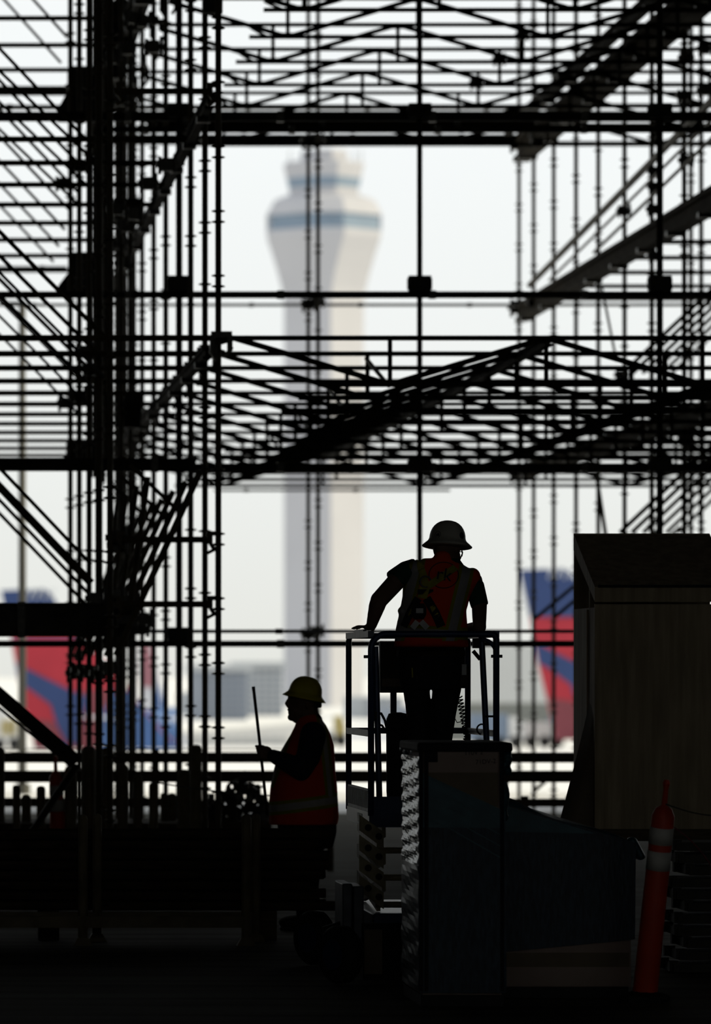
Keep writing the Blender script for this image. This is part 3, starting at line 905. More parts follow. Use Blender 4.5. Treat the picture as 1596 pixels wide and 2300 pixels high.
# heap of loose couplers on top of it
heap = []
def coupler_mesh():
    b = MB()
    n = 10
    ring = [Vector((0.036*math.cos(2*math.pi*k/n), 0.036*math.sin(2*math.pi*k/n), 0)) for k in range(n)]
    ring.append(ring[0])
    b.sweep(ring, 0.013, 6)
    b.box((0.03, -0.02, -0.02), (0.085, 0.02, 0.02))
    b.tube((0.07, 0, -0.05), (0.07, 0, 0.05), 0.009, 6)
    return b
cm = coupler_mesh().build('coupler', M_clamp)
for k in range(46):
    o = cm if k == 0 else cm.copy()
    if k: COL.objects.link(o)
    u = random.uniform(462, 604)
    f = 1 - abs(u - 540) / 90
    D = 45.2 + random.uniform(0, 0.3)
    zz = 0.50 + 0.04 + random.uniform(0, max(0.02, 0.30 * f))
    o.location = (XU(u, D), D, zz)
    o.rotation_euler = (random.uniform(0, 6.28), random.uniform(0, 6.28), random.uniform(0, 6.28))
    o.scale = (1.25,) * 3
    tag(o, 'loose steel coupler in the heap left of the stick holder', 'coupler', 'couplers heaped on the timber')
# leaning tube and slack cable
t = MB().tube(P(48, 1905, 41.5), P(170, 1722, 42.2), 0.03, 10).build('leaning_tube', M_pile)
tag(t, 'dark tube leaning to the right over the short rack posts', 'tube')
pts = []
for k in range(13):
    f = k / 12
    pts.append(P(330 + 290 * f, 1754 + 34 * f + 5 * math.sin(math.pi * f), 42.8 - 3 * f))
tag(MB().sweep(pts, 0.006, 6).build('slack_cable', M_rope), 'thin slack cable running from the rack posts to the stick holder', 'cable')

# near storage racks with long tubes
def near_rack(u_posts, D, vt, label):
    s = FPX / D
    t = thing('tube_rack', (XU(sum(u_posts)/2 if len(u_posts) > 1 else u_posts[0], D), D, 0), label, 'rack')
    for u in u_posts:
        x = XU(u, D); w = 0.031; zt = ZV(vt, D)
        MB().lathe([(w, 0.03), (w, zt - 0.03), (w*0.8, zt - 0.01), (0.002, zt)], (x, D, 0), 12).build('post', M_post, t)
        MB().prism([(x - 0.062, 0), (x + 0.062, 0), (x + 0.034, 0.05), (x - 0.034, 0.05)], D - 0.05, D + 0.05).build('foot', M_post, t)
    MB().box((XU(u_posts[0], D) - 1.6, D - 0.025, 0.115), (XU(u_posts[-1], D), D + 0.03, 0.19)).build('bottom_rail', M_post, t)
    return t
near_rack((186, 553), 34.2, 1829, 'nearest tube rack with two capped posts and a pale bottom rail')
near_rack((218, 574), 34.75, 1827, 'second tube rack close behind the nearest one')
for j in range(8):
    for i in range(5):
        D = 34.95 + i * 0.075
        z = 0.225 + j * 0.066
        x0 = -0.9 + random.uniform(-0.05, 0.05); x1 = 2.62 + random.uniform(-0.1, 0.16)
        sag = random.uniform(-0.006, 0.006)
        t = MB().tube((x0, D, z + sag), (x1, D, z - sag), 0.0315, 8).build('long_tube', M_pile)
        tag(t, 'long rusty tube in the pile behind the near racks', 'tube', 'tubes piled in the near racks')
for x in (-0.4, 0.9, 2.32):
    tag(MB().box((x - 0.07, 34.9, 0), (x + 0.07, 35.4, 0.19)).build('timber_block', M_wood, bevel=0.006), 'timber block carrying the tube pile, ' + ('leftmost' if x < 0 else 'middle' if x < 1.5 else 'right') + ' one near the floor', 'block')

# ------------------------------------------------------------------ orange delineator posts
def delineator(base, top, w0, w1, label, group=None, base_box=True):
    base, top = Vector(base), Vector(top)
    t = thing('delineator_post', base, label, 'safety post', group)
    d = (top - base)
    L = d.length
    M = Vector((0, 0, 1)).rotation_difference(d.normalized()).to_matrix()
    f = lambda a: w0 + (w1 - w0) * a
    MB().lathe([(f(0) * 1.03, 0.03), (f(0), 0.06), (f(.84), L * 0.84), (f(.88) * 0.7, L * 0.872), (0.02, L * 0.885)], base, 18, M).build('body', M_orange, t, smooth=True)
    for a, b in ((0.60, 0.685), (0.715, 0.79)):
        MB().lathe([(f(a) + 0.002, L * a), (f(b) + 0.002, L * b)], base, 18, M).build('reflective_band', M_white, t, smooth=True)
    hb = MB()
    hb.lathe([(0.016, L * 0.875), (0.014, L * 0.96), (0.02, L * 0.985), (0.013, L)], base, 10, M)
    hb.build('handle', M_orange, t)
    if base_box:
        MB().lathe([(w0 * 2.1, 0), (w0 * 2.05, 0.035), (w0 * 1.2, 0.055), (w0 * 1.0, 0.06)], base, 8).build('rubber_base', M_black, t)
    return t
DD = 28.35
b0 = P(1446, 2238, DD); b0.z = 0.0
dl = delineator(b0, P(1497, 1752, DD - 0.2), 0.066, 0.060, 'tilted orange delineator post with two white bands, nearest at right')
pts = []
for k in range(14):
    f = k / 13
    pts.append(P(1494 + 160 * f, 1806 + 26 * f + 10 * math.sin(math.pi * f), DD - 0.2))
tag(MB().sweep(pts, 0.004, 6).build('barrier_rope', M_rope), 'dark barrier rope from the delineator handle to the right edge', 'rope')
pts = []
for k in range(14):
    f = k / 13
    pts.append(P(1500 + 150 * f, 1850 + 190 * f - 30 * math.sin(math.pi * f), DD + 0.2))
tag(MB().sweep(pts, 0.004, 6).build('red_cord', M_maroon), 'thin red cord sagging behind the delineator to the right edge', 'cord')
b1 = P(134, 1955, 42.6); b1.z = 0.0
delineator(b1, P(124, 1698, 42.4), 0.07, 0.05, 'far orange delineator post with white bands among the rack posts')

# ------------------------------------------------------------------ wrapped cabinets in the foreground
CN, CFAR = 28.0, 29.0
cx0, cx1 = XU(945, CN), XU(1131, CN)
cz = ZV(1676, CN)
c = thing('wrapped_cabinet', ((cx0 + cx1) / 2, CN, 0), 'tall cabinet in cardboard and blue stretch wrap standing before the lift', 'cabinet')
MB().box((cx0 + 0.01, CN + 0.01, 0.06), (cx1 - 0.01, CFAR - 0.01, cz - 0.02)).build('carcass', M_card, c)
MB().box((cx0, CN, 0.0), (cx1, CFAR, 0.06)).build('plinth', M_black, c)
MB().box((cx0 - 0.02, CN - 0.02, cz - 0.03), (cx1 + 0.045, CFAR + 0.02, cz + 0.02)).build('lid', M_dark, c, bevel=0.012)
# cardboard face and its flap
MB().box((cx0 + 0.035, CN - 0.006, ZV(1735, CN)), (cx1 - 0.03, CN + 0.012, ZV(1686, CN))).build('cardboard_flap', M_card, c)
MB().box((cx0 + 0.03, CN - 0.002, ZV(1812, CN)), (cx1 - 0.03, CN + 0.012, ZV(1735, CN))).build('cardboard_panel', M_paper, c)
# blue wrap below the slanting edge, a folded sheet round the front and right side
MB().prism([(cx0 - 0.004, ZV(1950, CN)), (cx1 + 0.006, ZV(1950, CN)), (cx1 + 0.006, ZV(1822, CN)), (cx0 - 0.004, ZV(1734, CN))], CN - 0.012, CN + 0.01).build('stretch_wrap', M_wrap, c)
MB().prism([(cx0 - 0.008, 0.07), (cx1 + 0.012, 0.07), (cx1 + 0.012, ZV(1942, CN)), (cx0 - 0.008, ZV(1946, CN))], CN - 0.018, CN + 0.008).build('lower_wrap', M_wrap2, c)
MB().prism([(cx0 - 0.002, ZV(1952, CN)), (cx1 + 0.004, ZV(1952, CN)), (cx1 + 0.004, ZV(1860, CN)), (cx0 - 0.002, ZV(1858, CN))], CN - 0.015, CN + 0.008).build('middle_wrap', M_wrap2, c)
for k in range(5):
    a = P(948, 1738 + 22 * k, CN - 0.016); b = P(1130, 1826 + 26 * k, CN - 0.016)
    MB().bar(a, b, 0.006, 0.006).build('wrap_fold', M_wrap, c)
for u in (940, 952, 1122):
    MB().box((XU(u, CN), CN - 0.02, 0.08), (XU(u + 9, CN), CN + 0.0, cz - 0.03)).build('corner_board', M_dark, c)
# crumpled foil on the left side: a grid pushed in and out
def crumple(name, x, y0, y1, z0, z1, ny, nz, amp, material, parent, seed):
    rnd = random.Random(seed)
    vs_, fs = [], []
    for j in range(nz + 1):
        for i in range(ny + 1):
            f = j / nz
            w = math.sin(j * 1.05 + i * 0.55) * amp + rnd.uniform(-amp, amp) * 0.6
            vs_.append((x - 0.012 - w, y0 + (y1 - y0) * i / ny, z0 + (z1 - z0) * f))
    n = len(vs_)
    for q in list(vs_): vs_.append((x + 0.002, q[1], q[2]))
    for j in range(nz):
        for i in range(ny):
            a = j * (ny + 1) + i
            fs.append((a, a + 1, a + ny + 2, a + ny + 1))
            fs.append((n + a + ny + 1, n + a + ny + 2, n + a + 1, n + a))
    for j in range(nz):
        a = j * (ny + 1); fs.append((a, a + ny + 1, n + a + ny + 1, n + a))
        a = a + ny; fs.append((a + ny + 1, a, n + a, n + a + ny + 1))
    for i in range(ny):
        fs.append((i + 1, i, n + i, n + i + 1))
        a = nz * (ny + 1) + i; fs.append((a, a + 1, n + a + 1, n + a))
    return MB().add(vs_, fs).build(name, material, parent)
crumple('foil_sheet', cx0, CN + 0.02, CFAR - 0.05, ZV(1945, CN), ZV(1700, CN), 9, 46, 0.005, M_foil, c, 3)
crumple('side_wrap', cx0, CN + 0.02, CFAR - 0.02, 0.08, ZV(1945, CN), 6, 26, 0.003, M_wrap2, c, 5)
# loose bunches of film on the lid corners
bl = MB()
for k in range(7):
    q = P(1133 + random.uniform(-3, 7), 1690 + k * 7, CN + 0.1 + random.uniform(-.03, .05))
    bl.ellipsoid(q, (0.028, 0.04, 0.024), n=10, m=6)
bl.build('film_bunch', M_wrap, c, voxel=0.008, smooth_it=2)
bl = MB()
for k in range(8):
    q = P(1130 + 4 * math.sin(k * .8), 1765 + k * 10, CN + 0.15 + random.uniform(-.02, .02))
    bl.ellipsoid(q, (0.022 + 0.002 * k, 0.035, 0.028), n=10, m=6)
bl.build('film_bunch', M_wrap, c, voxel=0.008, smooth_it=2)
bl = MB()
for k in range(5):
    q = P(908 + 8 * k, 1682 + (k % 2) * 6, CFAR - 0.12 * k)
    bl.ellipsoid(q, (0.03, 0.07, 0.026), n=10, m=6)
bl.build('film_bunch', M_wrap, c, voxel=0.01, smooth_it=2)
for txt, u, v, sz in (('110V 2', 1063, 1691, 0.034), ('71DV-2', 1090, 1711, 0.034)):
    q = P(u, v, CN)
    text_mesh('marker_writing', txt, sz, Matrix.Translation((q.x, CN - 0.0075, q.z)) @ Matrix.Rotation(-0.06, 4, 'Y') @ Matrix.Rotation(math.pi/2, 4, 'X'), M_logo, c, 0.0006)
MB().box((XU(955, CN), CN - 0.009, ZV(1712, CN)), (XU(982, CN), CN - 0.004, ZV(1684, CN))).build('dark_tape', M_dark, c)

LN = 28.7
lx0, lx1 = cx1 + 0.03, XU(1425, LN)
c2 = thing('wrapped_crate', ((lx0 + lx1) / 2, LN, 0), 'low wide crate under sloping blue film, right of the tall wrapped cabinet', 'crate')
MB().prism([(lx0, 0.06), (lx1 - 0.02, 0.06), (lx1 - 0.02, ZV(1905, LN)), (lx0, ZV(1872, LN))], LN + 0.01, LN + 0.9).build('carcass', M_card, c2)
MB().box((lx0, LN + 0.03, 0), (lx1 - 0.03, LN + 0.88, 0.06)).build('skid', M_black, c2)
# sloping sheet of film over the top, drawn from the cabinet down to the far corner
sl = []
nx, ny = 16, 8
vs_, fs = [], []
for i in range(nx + 1):
    for j in range(ny + 1):
        f, g = i / nx, j / ny
        zt = ZV(1784, LN) * (1 - f) + ZV(1890, LN) * f - 0.012 * math.sin(math.pi * f)
        z = zt + 0.012 * math.sin(9 * f + 5 * g) - 0.05 * g * (1 - f) * 0
        if j == 0: z = min(z, zt - 0.03)
        vs_.append((lx0 + (lx1 - lx0) * f, LN - 0.005 + 0.9 * g, z))
n = len(vs_)
for q in list(vs_): vs_.append((q[0], q[1], q[2] - 0.012))
for i in range(nx):
    for j in range(ny):
        a = i * (ny + 1) + j
        fs += [(a, a + ny + 1, a + ny + 2, a + 1), (n + a + 1, n + a + ny + 2, n + a + ny + 1, n + a)]
for i in range(nx):
    a = i * (ny + 1); fs.append((a + ny + 1, a, n + a, n + a + ny + 1))
    a += ny; fs.append((a, a + ny + 1, n + a + ny + 1, n + a))
MB().add(vs_, fs).build('film_cover', M_wrap, c2, smooth=True)
MB().prism([(lx0, ZV(2140, LN)), (lx1, ZV(2110, LN)), (lx1 + 0.005, ZV(1893, LN)), (lx0 + (lx1 - lx0) * 0.5, ZV(1846, LN)), (lx0, ZV(1800, LN))], LN - 0.008, LN + 0.012).build('film_front', M_wrap2, c2)
MB().prism([(lx0, ZV(1868, LN)), (lx0 + (lx1 - lx0) * 0.72, ZV(1872, LN)), (lx0 + (lx1 - lx0) * 0.45, ZV(1846, LN)), (lx0, ZV(1802, LN))], LN - 0.012, LN - 0.004).build('film_fold', M_wrap, c2)
MB().box((lx0 + 0.01, LN - 0.005, 0.065), (lx1 - 0.03, LN + 0.012, ZV(2172, LN))).build('cardboard_skirt', M_card, c2)
MB().box((lx0 + 0.01, LN - 0.004, ZV(2172, LN)), (lx1 - 0.03, LN + 0.012, ZV(2140, LN))).build('cardboard_band', M_paper, c2)
bl = MB()
for k in range(7):
    bl.ellipsoid(P(1418 + 3.2 * k, 1888 + 6 * k, LN + 0.1), (0.03, 0.05, 0.02), n=10, m=6)
bl.build('film_bunch', M_wrap, c2, voxel=0.008, smooth_it=2)

# ------------------------------------------------------------------ plywood crate with lifted lid
KN, KF = 33.0, 34.05
kx0, kx1 = XU(1335, KN), XU(1650, KN)
kz0, kz1 = ZV(1862, KN), ZV(1357, KN)
k_ = thing('plywood_crate', ((kx0 + kx1) / 2, KN, 0), 'big plywood crate with its lid propped open at the right edge', 'crate')
MB().box((kx0, KN, kz0), (kx1, KN + 0.02, kz1)).build('front_panel', M_ply, k_)
MB().box((kx0, KF - 0.02, kz0), (kx1, KF, ZV(1200, KF))).build('back_panel', M_ply, k_)
MB().box((kx0, KN + 0.02, kz0), (kx0 + 0.02, KF - 0.02, kz1 - 0.02)).build('side_panel', M_ply, k_)
MB().box((kx1 - 0.02, KN + 0.02, kz0), (kx1, KF - 0.02, kz1 - 0.02)).build('side_panel', M_ply, k_)
MB().box((kx0 + 0.02, KN + 0.02, kz0), (kx1 - 0.02, KF - 0.02, kz0 + 0.02)).build('bottom_panel', M_ply, k_)
MB().box((kx0 - 0.012, KN + 0.30, kz0), (kx0, KN + 0.42, kz1 - 0.03)).build('batten', M_ply, k_)
# the lid rises towards the back
zl0, zl1, zh1 = ZV(1352, KN), ZV(1318, KN), ZV(1198, KF)
vs_ = [(kx0, KN, zl0), (kx1, KN, zl0), (kx1, KF + 0.01, zh1 - 0.11), (kx0, KF + 0.01, zh1 - 0.11),
       (kx0, KN, zl1), (kx1, KN, zl1), (kx1, KF + 0.01, zh1), (kx0, KF + 0.01, zh1)]
MB().add(vs_, [(0,3,2,1),(4,5,6,7),(0,1,5,4),(1,2,6,5),(2,3,7,6),(3,0,4,7)]).build('lid', M_ply, k_)
MB().box((kx0 + 0.02, KN - 0.012, zl1 - 0.005), (kx1, KN, zl1 + 0.012)).build('lid_edge_strip', M_dark, k_)
MB().bar((kx0 + 0.04, KN + 0.42, kz1 - 0.05), (kx0 + 0.04, KN + 0.42, zl1 + 0.05), 0.04, 0.04).build('lid_prop', M_ply, k_)
MB().box((kx0, KN - 0.005, kz0 - 0.075), (kx1, KF, kz0)).build('base_frame', M_wood, k_)
for x in (kx0 + 0.03, kx1 - 0.14):
    MB().box((x, KN + 0.1, 0), (x + 0.10, KN + 0.3, kz0 - 0.075)).build('leg', M_wood, k_)
    MB().box((x, KF - 0.3, 0), (x + 0.10, KF - 0.1, kz0 - 0.075)).build('leg', M_wood, k_)
# sheet of kraft paper hanging off its left side
vs_, fs = [], []
for j in range(11):
    f = j / 10
    ub = 1326 + (1252 - 1326) * (f ** 1.15)
    v = 1560 + (1860 - 1560) * f
    pl = P(ub, v, KN + 0.25); pr = P(1337, v, KN + 0.02)
    for i in range(5):
        g = i / 4
        q = pl.lerp(pr, g); q.y += 0.03 * math.sin(g * 6 + f * 3)
        vs_.append(q)
n = len(vs_)
for q in list(vs_): vs_.append(Vector(q) + Vector((0.004, 0.012, 0)))
for j in range(10):
    for i in range(4):
        a = j * 5 + i
        fs += [(a, a + 1, a + 6, a + 5), (n + a + 5, n + a + 6, n + a + 1, n + a)]
MB().add(vs_, fs).build('paper_sheet', M_paper, k_, smooth=True)

# stack of dark steel frames at the right edge
for j in range(11):
    D = 31.0
    z0 = 0.008 + j * 0.0705
    x0 = XU(1512 + (22 if j in (2, 5, 8) else 0) + random.uniform(-10, 10), D)
    t = thing('deck_frame', (x0, D, z0), 'dark steel deck frame in the stack at the right edge', 'deck frame', 'deck frames stacked at the right edge')
    MB().box((x0 + 0.02, D, z0), (5.25, D + 0.5, z0 + 0.05)).build('deck', M_plate, t)
    MB().box((x0, D + 0.02, z0 + 0.005), (x0 + 0.05, D + 0.09, z0 + 0.066)).build('hook', M_plate, t)
    MB().box((x0 - 0.012, D + 0.40, z0 + 0.005), (x0 + 0.05, D + 0.47, z0 + 0.066)).build('hook', M_plate, t)

# ------------------------------------------------------------------ scissor lift
LX0, LX1, LY0, LY1 = XU(833, 30.5), XU(1114, 30.5), 30.5, 32.06
ZT, ZM, ZDK = 1.968, 1.40, 0.95
lift = thing('scissor_lift', ((LX0 + LX1) / 2, 31.2, 0), 'small blue scissor lift with railed basket carrying the white-helmeted man', 'lift')
rp = 0.0185
def arc(c, r, a0, a1, ax, az, n=6):
    return [Vector(c) + Vector(ax) * r * math.cos(a0 + (a1 - a0) * k / n) + Vector(az) * r * math.sin(a0 + (a1 - a0) * k / n) for k in range(n + 1)]
# near hoop
X_, Z_ = (1, 0, 0), (0, 0, 1)
pts = [Vector((LX0, LY0, ZDK - 0.02))] + arc((LX0 + 0.085, LY0, ZT - 0.085), 0.085, math.pi, math.pi/2, X_, Z_) + \
      arc((LX1 - 0.03, LY0, ZT - 0.03), 0.03, math.pi/2, 0, X_, Z_) + [Vector((LX1, LY0, ZDK - 0.02))]
MB().sweep(pts, rp, 10).build('near_hoop', M_blue, lift, smooth=True)
# inner arch at the right corner
MB().sweep([Vector((LX1 - 0.075, LY0 + 0.01, ZT - 0.03))] + arc((LX1 - 0.085, LY0 + 0.01, ZT - 0.115), 0.085, math.pi/2, 0, X_, Z_) , 0.012, 8).build('corner_brace', M_blue, lift, smooth=True)
# rear posts and rails
MB().sweep([Vector((LX0, LY1, ZDK - 0.02)), Vector((LX0, LY1, ZT - 0.03)), Vector((LX0 + 0.008, LY1, ZT - 0.005)), Vector((LX0 + 0.03, LY1, ZT))] + [Vector((LX1 - 0.03, LY1, ZT)), Vector((LX1 - 0.008, LY1, ZT - 0.005)), Vector((LX1, LY1, ZT - 0.03)), Vector((LX1, LY1, ZDK - 0.02))], rp * 0.95, 10).build('far_hoop', M_blue, lift, smooth=True)
for x, m_ in ((LX0, M_grey), (LX1, M_blue)):
    MB().bar((x, LY0, ZT), (x, LY1, ZT), 0.036, 0.036).build('side_top_rail', m_, lift)
    MB().bar((x, LY0, ZM), (x, LY1, ZM), 0.03, 0.036).build('side_mid_rail', m_, lift)
    MB().box((x - 0.008, LY0, ZDK), (x + 0.008, LY1, ZDK + 0.13)).build('toe_board', M_grey, lift)
MB().bar((LX0, LY1, ZM), (LX1, LY1, ZM), 0.03, 0.036).build('far_mid_rail', M_blue, lift)
MB().box((LX0 - 0.02, LY0 + 0.3, ZT + 0.018), (LX0 + 0.0, LY0 + 0.9, ZT + 0.03)).build('rail_pad', M_grey, lift)
# slanting gate bars
for (ua, va), (ub, vb_) in (((843, 1452), (853, 1850)), ((1081, 1430), (1101, 1850))):
    a, b = P(ua, va, LY0 + 0.05), P(ub, vb_, LY0 + 0.05)
    MB().tube(a, b, rp * 0.95, 10).build('gate_bar', M_blue, lift)
for u, v in ((829, 1475), (1115, 1474)):
    q = P(u, v, LY0)
    MB().tube(q + Vector((-0.032, 0, 0)), q + Vector((0.032, 0, 0)), 0.009, 8).build('rail_pin', M_black, lift)
q = P(1101, 1609, LY0 + 0.03)
MB().tube(q + Vector((-0.03, 0, 0)), q + Vector((0.03, 0, 0)), 0.007, 6).build('gate_latch', M_black, lift)
q = P(838, 1606, LY0 + 0.03)
MB().box(q + Vector((-0.02, -0.02, -0.02)), q + Vector((0.02, 0.02, 0.02))).build('gate_latch', M_black, lift)
# deck, skirt
MB().box((LX0 - 0.012, LY0 - 0.012, ZDK - 0.085), (LX1 + 0.012, LY1 + 0.012, ZDK)).build('deck', M_blue, lift)
MB().box((LX0, LY0 - 0.006, ZDK), (LX1, LY0 + 0.006, ZDK + 0.09)).build('toe_board', M_blue, lift)
for k in range(18):
    y = LY0 + 0.05 + k * 0.083
    MB().box((LX0 - 0.014, y, ZDK + 0.02), (LX0 - 0.008, y + 0.03, ZDK + 0.12)).build('toe_board_rib', M_grey, lift)
MB().box((LX0 - 0.016, LY0 + 0.45, ZDK - 0.07), (LX0 - 0.011, LY0 + 0.75, ZDK - 0.02)).build('deck_label', M_white, lift)
# control box, its post and cable, tilted lever
MB().box((XU(853, 31.95), 31.93, ZV(1556, 31.95)), (XU(925, 31.95), 32.03, ZV(1440, 31.95))).build('control_box', M_plate, lift, bevel=0.006)
MB().box((XU(858, 31.9), 31.915, ZV(1542, 31.95)), (XU(905, 31.95), 31.93, ZV(1524, 31.95))).build('box_placard', M_paper, lift)
MB().bar(P(883, 1556, 31.98), P(883, 1822, 31.98), 0.036, 0.036).build('box_post', M_blue, lift)
MB().bar(P(1062, 1462, 31.6), P(1078, 1481, 31.6), 0.02, 0.022).build('lever', M_black, lift)
MB().box(P(1062, 1456, 31.9), P(1080, 1434, 31.9) + Vector((0, 0.05, 0))).build('switch_box', M_plate, lift)
pts = [P(832 + 10 * f, 1606, 30.9) for f in (0,)]
pts = [P(840, 1600, 30.7), P(856, 1603, 30.8), P(864, 1618, 30.9), P(869, 1640, 31.0), P(872, 1668, 31.1)]
MB().sweep(pts, 0.008, 6).build('hose', M_black, lift)
MB().sweep([P(845, 1625, 30.8), P(858, 1630, 30.85), P(868, 1645, 31.0)], 0.007, 6).build('hose', M_black, lift)
# coiled cord
pts = []
turns = 11
for k in range(turns * 10 + 1):
    f = k / (turns * 10)
    q = P(1031 + 17 * f, 1566 + 84 * f, 31.95)
    a = 2 * math.pi * turns * f
    pts.append(q + Vector((0.0165 * math.cos(a), 0.0165 * math.sin(a), 0.006 * math.cos(a))))
for k in range(31):
    f = k / 30
    a = 2 * math.pi * 4 * f
    q = P(1048 - 6 * f, 1652 + 22 * f, 31.95)
    pts.append(q + Vector((0.014 * math.cos(a), 0.014 * math.sin(a), 0)))
MB().sweep(pts, 0.0042, 5).build('coiled_cord', M_black, lift)
MB().sweep([P(1020, 1612, 31.9), P(1026, 1623, 31.9), P(1040, 1620, 31.9)], 0.003, 5).build('wire_loop', M_black, lift)
pts = arc(P(1082, 1638, 31.2), 0.03, 0, 2 * math.pi, X_, Z_, 14)
MB().sweep(pts, 0.005, 6).build('chain_loop', M_black, lift)
# scissor arms: five crossing pairs seen end on
sz0, sz1 = 0.40, ZDK - 0.085
nlev = 3
for lev in range(nlev):
    za = sz0 + (sz1 - sz0) * lev / nlev; zb = sz0 + (sz1 - sz0) * (lev + 1) / nlev
    for side, x in ((0, LX0 + 0.05), (1, LX1 - 0.05)):
        for sgn in (0, 1):
            ya, yb = (LY0 + 0.08, LY1 - 0.12) if sgn == 0 else (LY1 - 0.12, LY0 + 0.08)
            xx = x + (0.03 if sgn else -0.0) * (1 if side == 0 else -1)
            MB().bar((xx, ya, za + 0.02), (xx, yb, zb - 0.02), 0.022, 0.075).build('scissor_arm', M_cream, lift)
    MB().tube((LX0 + 0.03, LY0 + 0.08, za + 0.02), (LX1 - 0.03, LY0 + 0.08, za + 0.02), 0.018, 8).build('cross_tube', M_cream, lift)
# slanted cover plates on the near end, one for each pair
for k in range(4):
    z = 0.42 + k * 0.115
    a = XU(806, 30.45); b = XU(861, 30.45)
    MB().prism([(a, z + 0.085), (b, z - 0.02), (b, z + 0.075), (a, z + 0.175)], 30.44, 30.455).build('arm_plate', M_cream, lift)
    for u, dz in ((826, 0.10), (850, 0.05)):
        MB().tube((XU(u, 30.45), 30.425, z + dz), (XU(u, 30.45), 30.445, z + dz), 0.02, 10).build('pivot_pin', M_black, lift)
# chassis
MB().box((LX0 + 0.0, LY0 - 0.15, 0.10), (LX1 + 0.02, LY1 + 0.15, 0.38)).build('chassis', M_blue, lift, bevel=0.01)
MB().box((XU(766, 30.3), 30.22, 0.16), (XU(788, 30.3), 30.75, 0.555)).build('battery_box', M_grey, lift, bevel=0.008)
MB().box((XU(791, 30.3), 30.22, 0.13), (XU(814, 30.3), 30.75, 0.54)).build('battery_box', M_grey, lift, bevel=0.008)
MB().box((XU(812, 30.2), 30.12, 0.015), (XU(905, 30.2), 30.3, 0.33)).build('pothole_guard', M_dark, lift)
MB().box((XU(818, 30.1), 30.10, 0.05), (XU(858, 30.1), 30.125, 0.30)).build('guard_plate', M_paper, lift)
wm = Matrix.Rotation(math.radians(32), 3, 'Z') @ Matrix.Rotation(math.pi/2, 3, 'Y')
for (wx, wy) in ((XU(764, 30.0), 30.0), (XU(764, 30.0), 31.9), (LX1 + 0.06, 30.3), (LX1 + 0.06, 31.9)):
    w_ = MB().lathe([(0.05, -0.052), (0.10, -0.055), (0.145, -0.052), (0.163, -0.03), (0.163, 0.03), (0.145, 0.052), (0.10, 0.055), (0.05, 0.052)], (wx, wy, 0.165), 24, wm).build('wheel', M_black, lift, smooth=True)
    MB().lathe([(0.085, -0.062), (0.095, -0.03), (0.095, 0.03), (0.085, 0.062)], (wx, wy, 0.165), 16, wm).build('hub', M_blue, w_)
MB().tube(P(728, 2100, 30.4), P(775, 2085, 30.4), 0.05, 10).build('steer_cylinder', M_black, lift)
# tool bucket on the deck
bk = thing('tool_bucket', (XU(893, 31.6), 31.62, ZDK), 'black tall tool bucket on the lift deck beside the man', 'bucket')
r_ = 0.066
MB().lathe([(r_ * 0.9, ZDK), (r_, ZDK + 0.1), (r_ * 1.02, ZV(1640, 31.6)), (r_ * 1.0, ZV(1615, 31.6)), (r_ * 0.8, ZV(1603, 31.6)), (r_ * 0.3, ZV(1600, 31.6))], (XU(893, 31.6), 31.62, 0), 18).build('body', M_black, bk, smooth=True)
MB().sweep(arc((XU(893, 31.6), 31.62 - 0.07, ZV(1625, 31.6)), 0.055, math.pi, 2 * math.pi, X_, Z_, 8), 0.005, 6).build('handle', M_dark, bk)
MB().lathe([(r_ * 1.05, ZV(1642, 31.6)), (r_ * 1.07, ZV(1638, 31.6)), (r_ * 1.05, ZV(1634, 31.6))], (XU(893, 31.6), 31.62, 0), 18).build('rim', M_dark, bk)

# ------------------------------------------------------------------ people
def hard_hat(parent, centre, tilt_m, rx, ry, h, brim, material, ridge=True):
    """dome with brim all round; built about z, then tilted"""
    b = MB()
    prof = [(1.0, 0.0)]
    n = 28
    vs_, fs = [], []
    rings = [(1.0 + brim * 0.2, -0.010, 1), (1.0 + brim * 0.97, -0.006, 1), (1.0 + brim, -0.003, 1), (1.0 + brim * 0.6, 0.012, 1), (1.0 + brim * 0.2, 0.026, 1), (1.03, 0.034, 1), (1.0, 0.044, 1)]
    for k in range(1, 9):
        a = k / 8 * math.pi / 2
        rings.append((math.cos(a) ** 0.82 if k < 8 else 0.02, 0.04 + math.sin(a) * (h - 0.04), 0))
    for (rr, z, br) in rings:
        for k in range(n):
            t = 2 * math.pi * k / n
            ex = rr
            x, y = rx * ex * math.cos(t), ry * ex * math.sin(t)
            zz = z
            if ridge and not br:
                zz += 0.005 * math.exp(-(x / 0.02) ** 2) * (z / h)
            vs_.append(Vector(centre) + tilt_m @ Vector((x, y, zz)))
    m = len(rings)
    for i in range(m - 1):
        for k in range(n):
            fs.append((i*n+k, i*n+(k+1) % n, (i+1)*n+(k+1) % n, (i+1)*n+k))
    fs.append(tuple(range(n))[::-1]); fs.append(tuple(range((m-1)*n, m*n)))
    return MB().add(vs_, fs).build('hard_hat', material, parent, smooth=True)

# ---- the man on the lift
WD = 31.3
def W(u, v, dy=0.0): 
    D = WD + dy
    return P(u, v, D)
man = thing('person', (XU(965, WD), WD, ZDK), 'person in white hard hat and orange vest leaning on the lift rail, seen from behind', 'person')
body = MB()
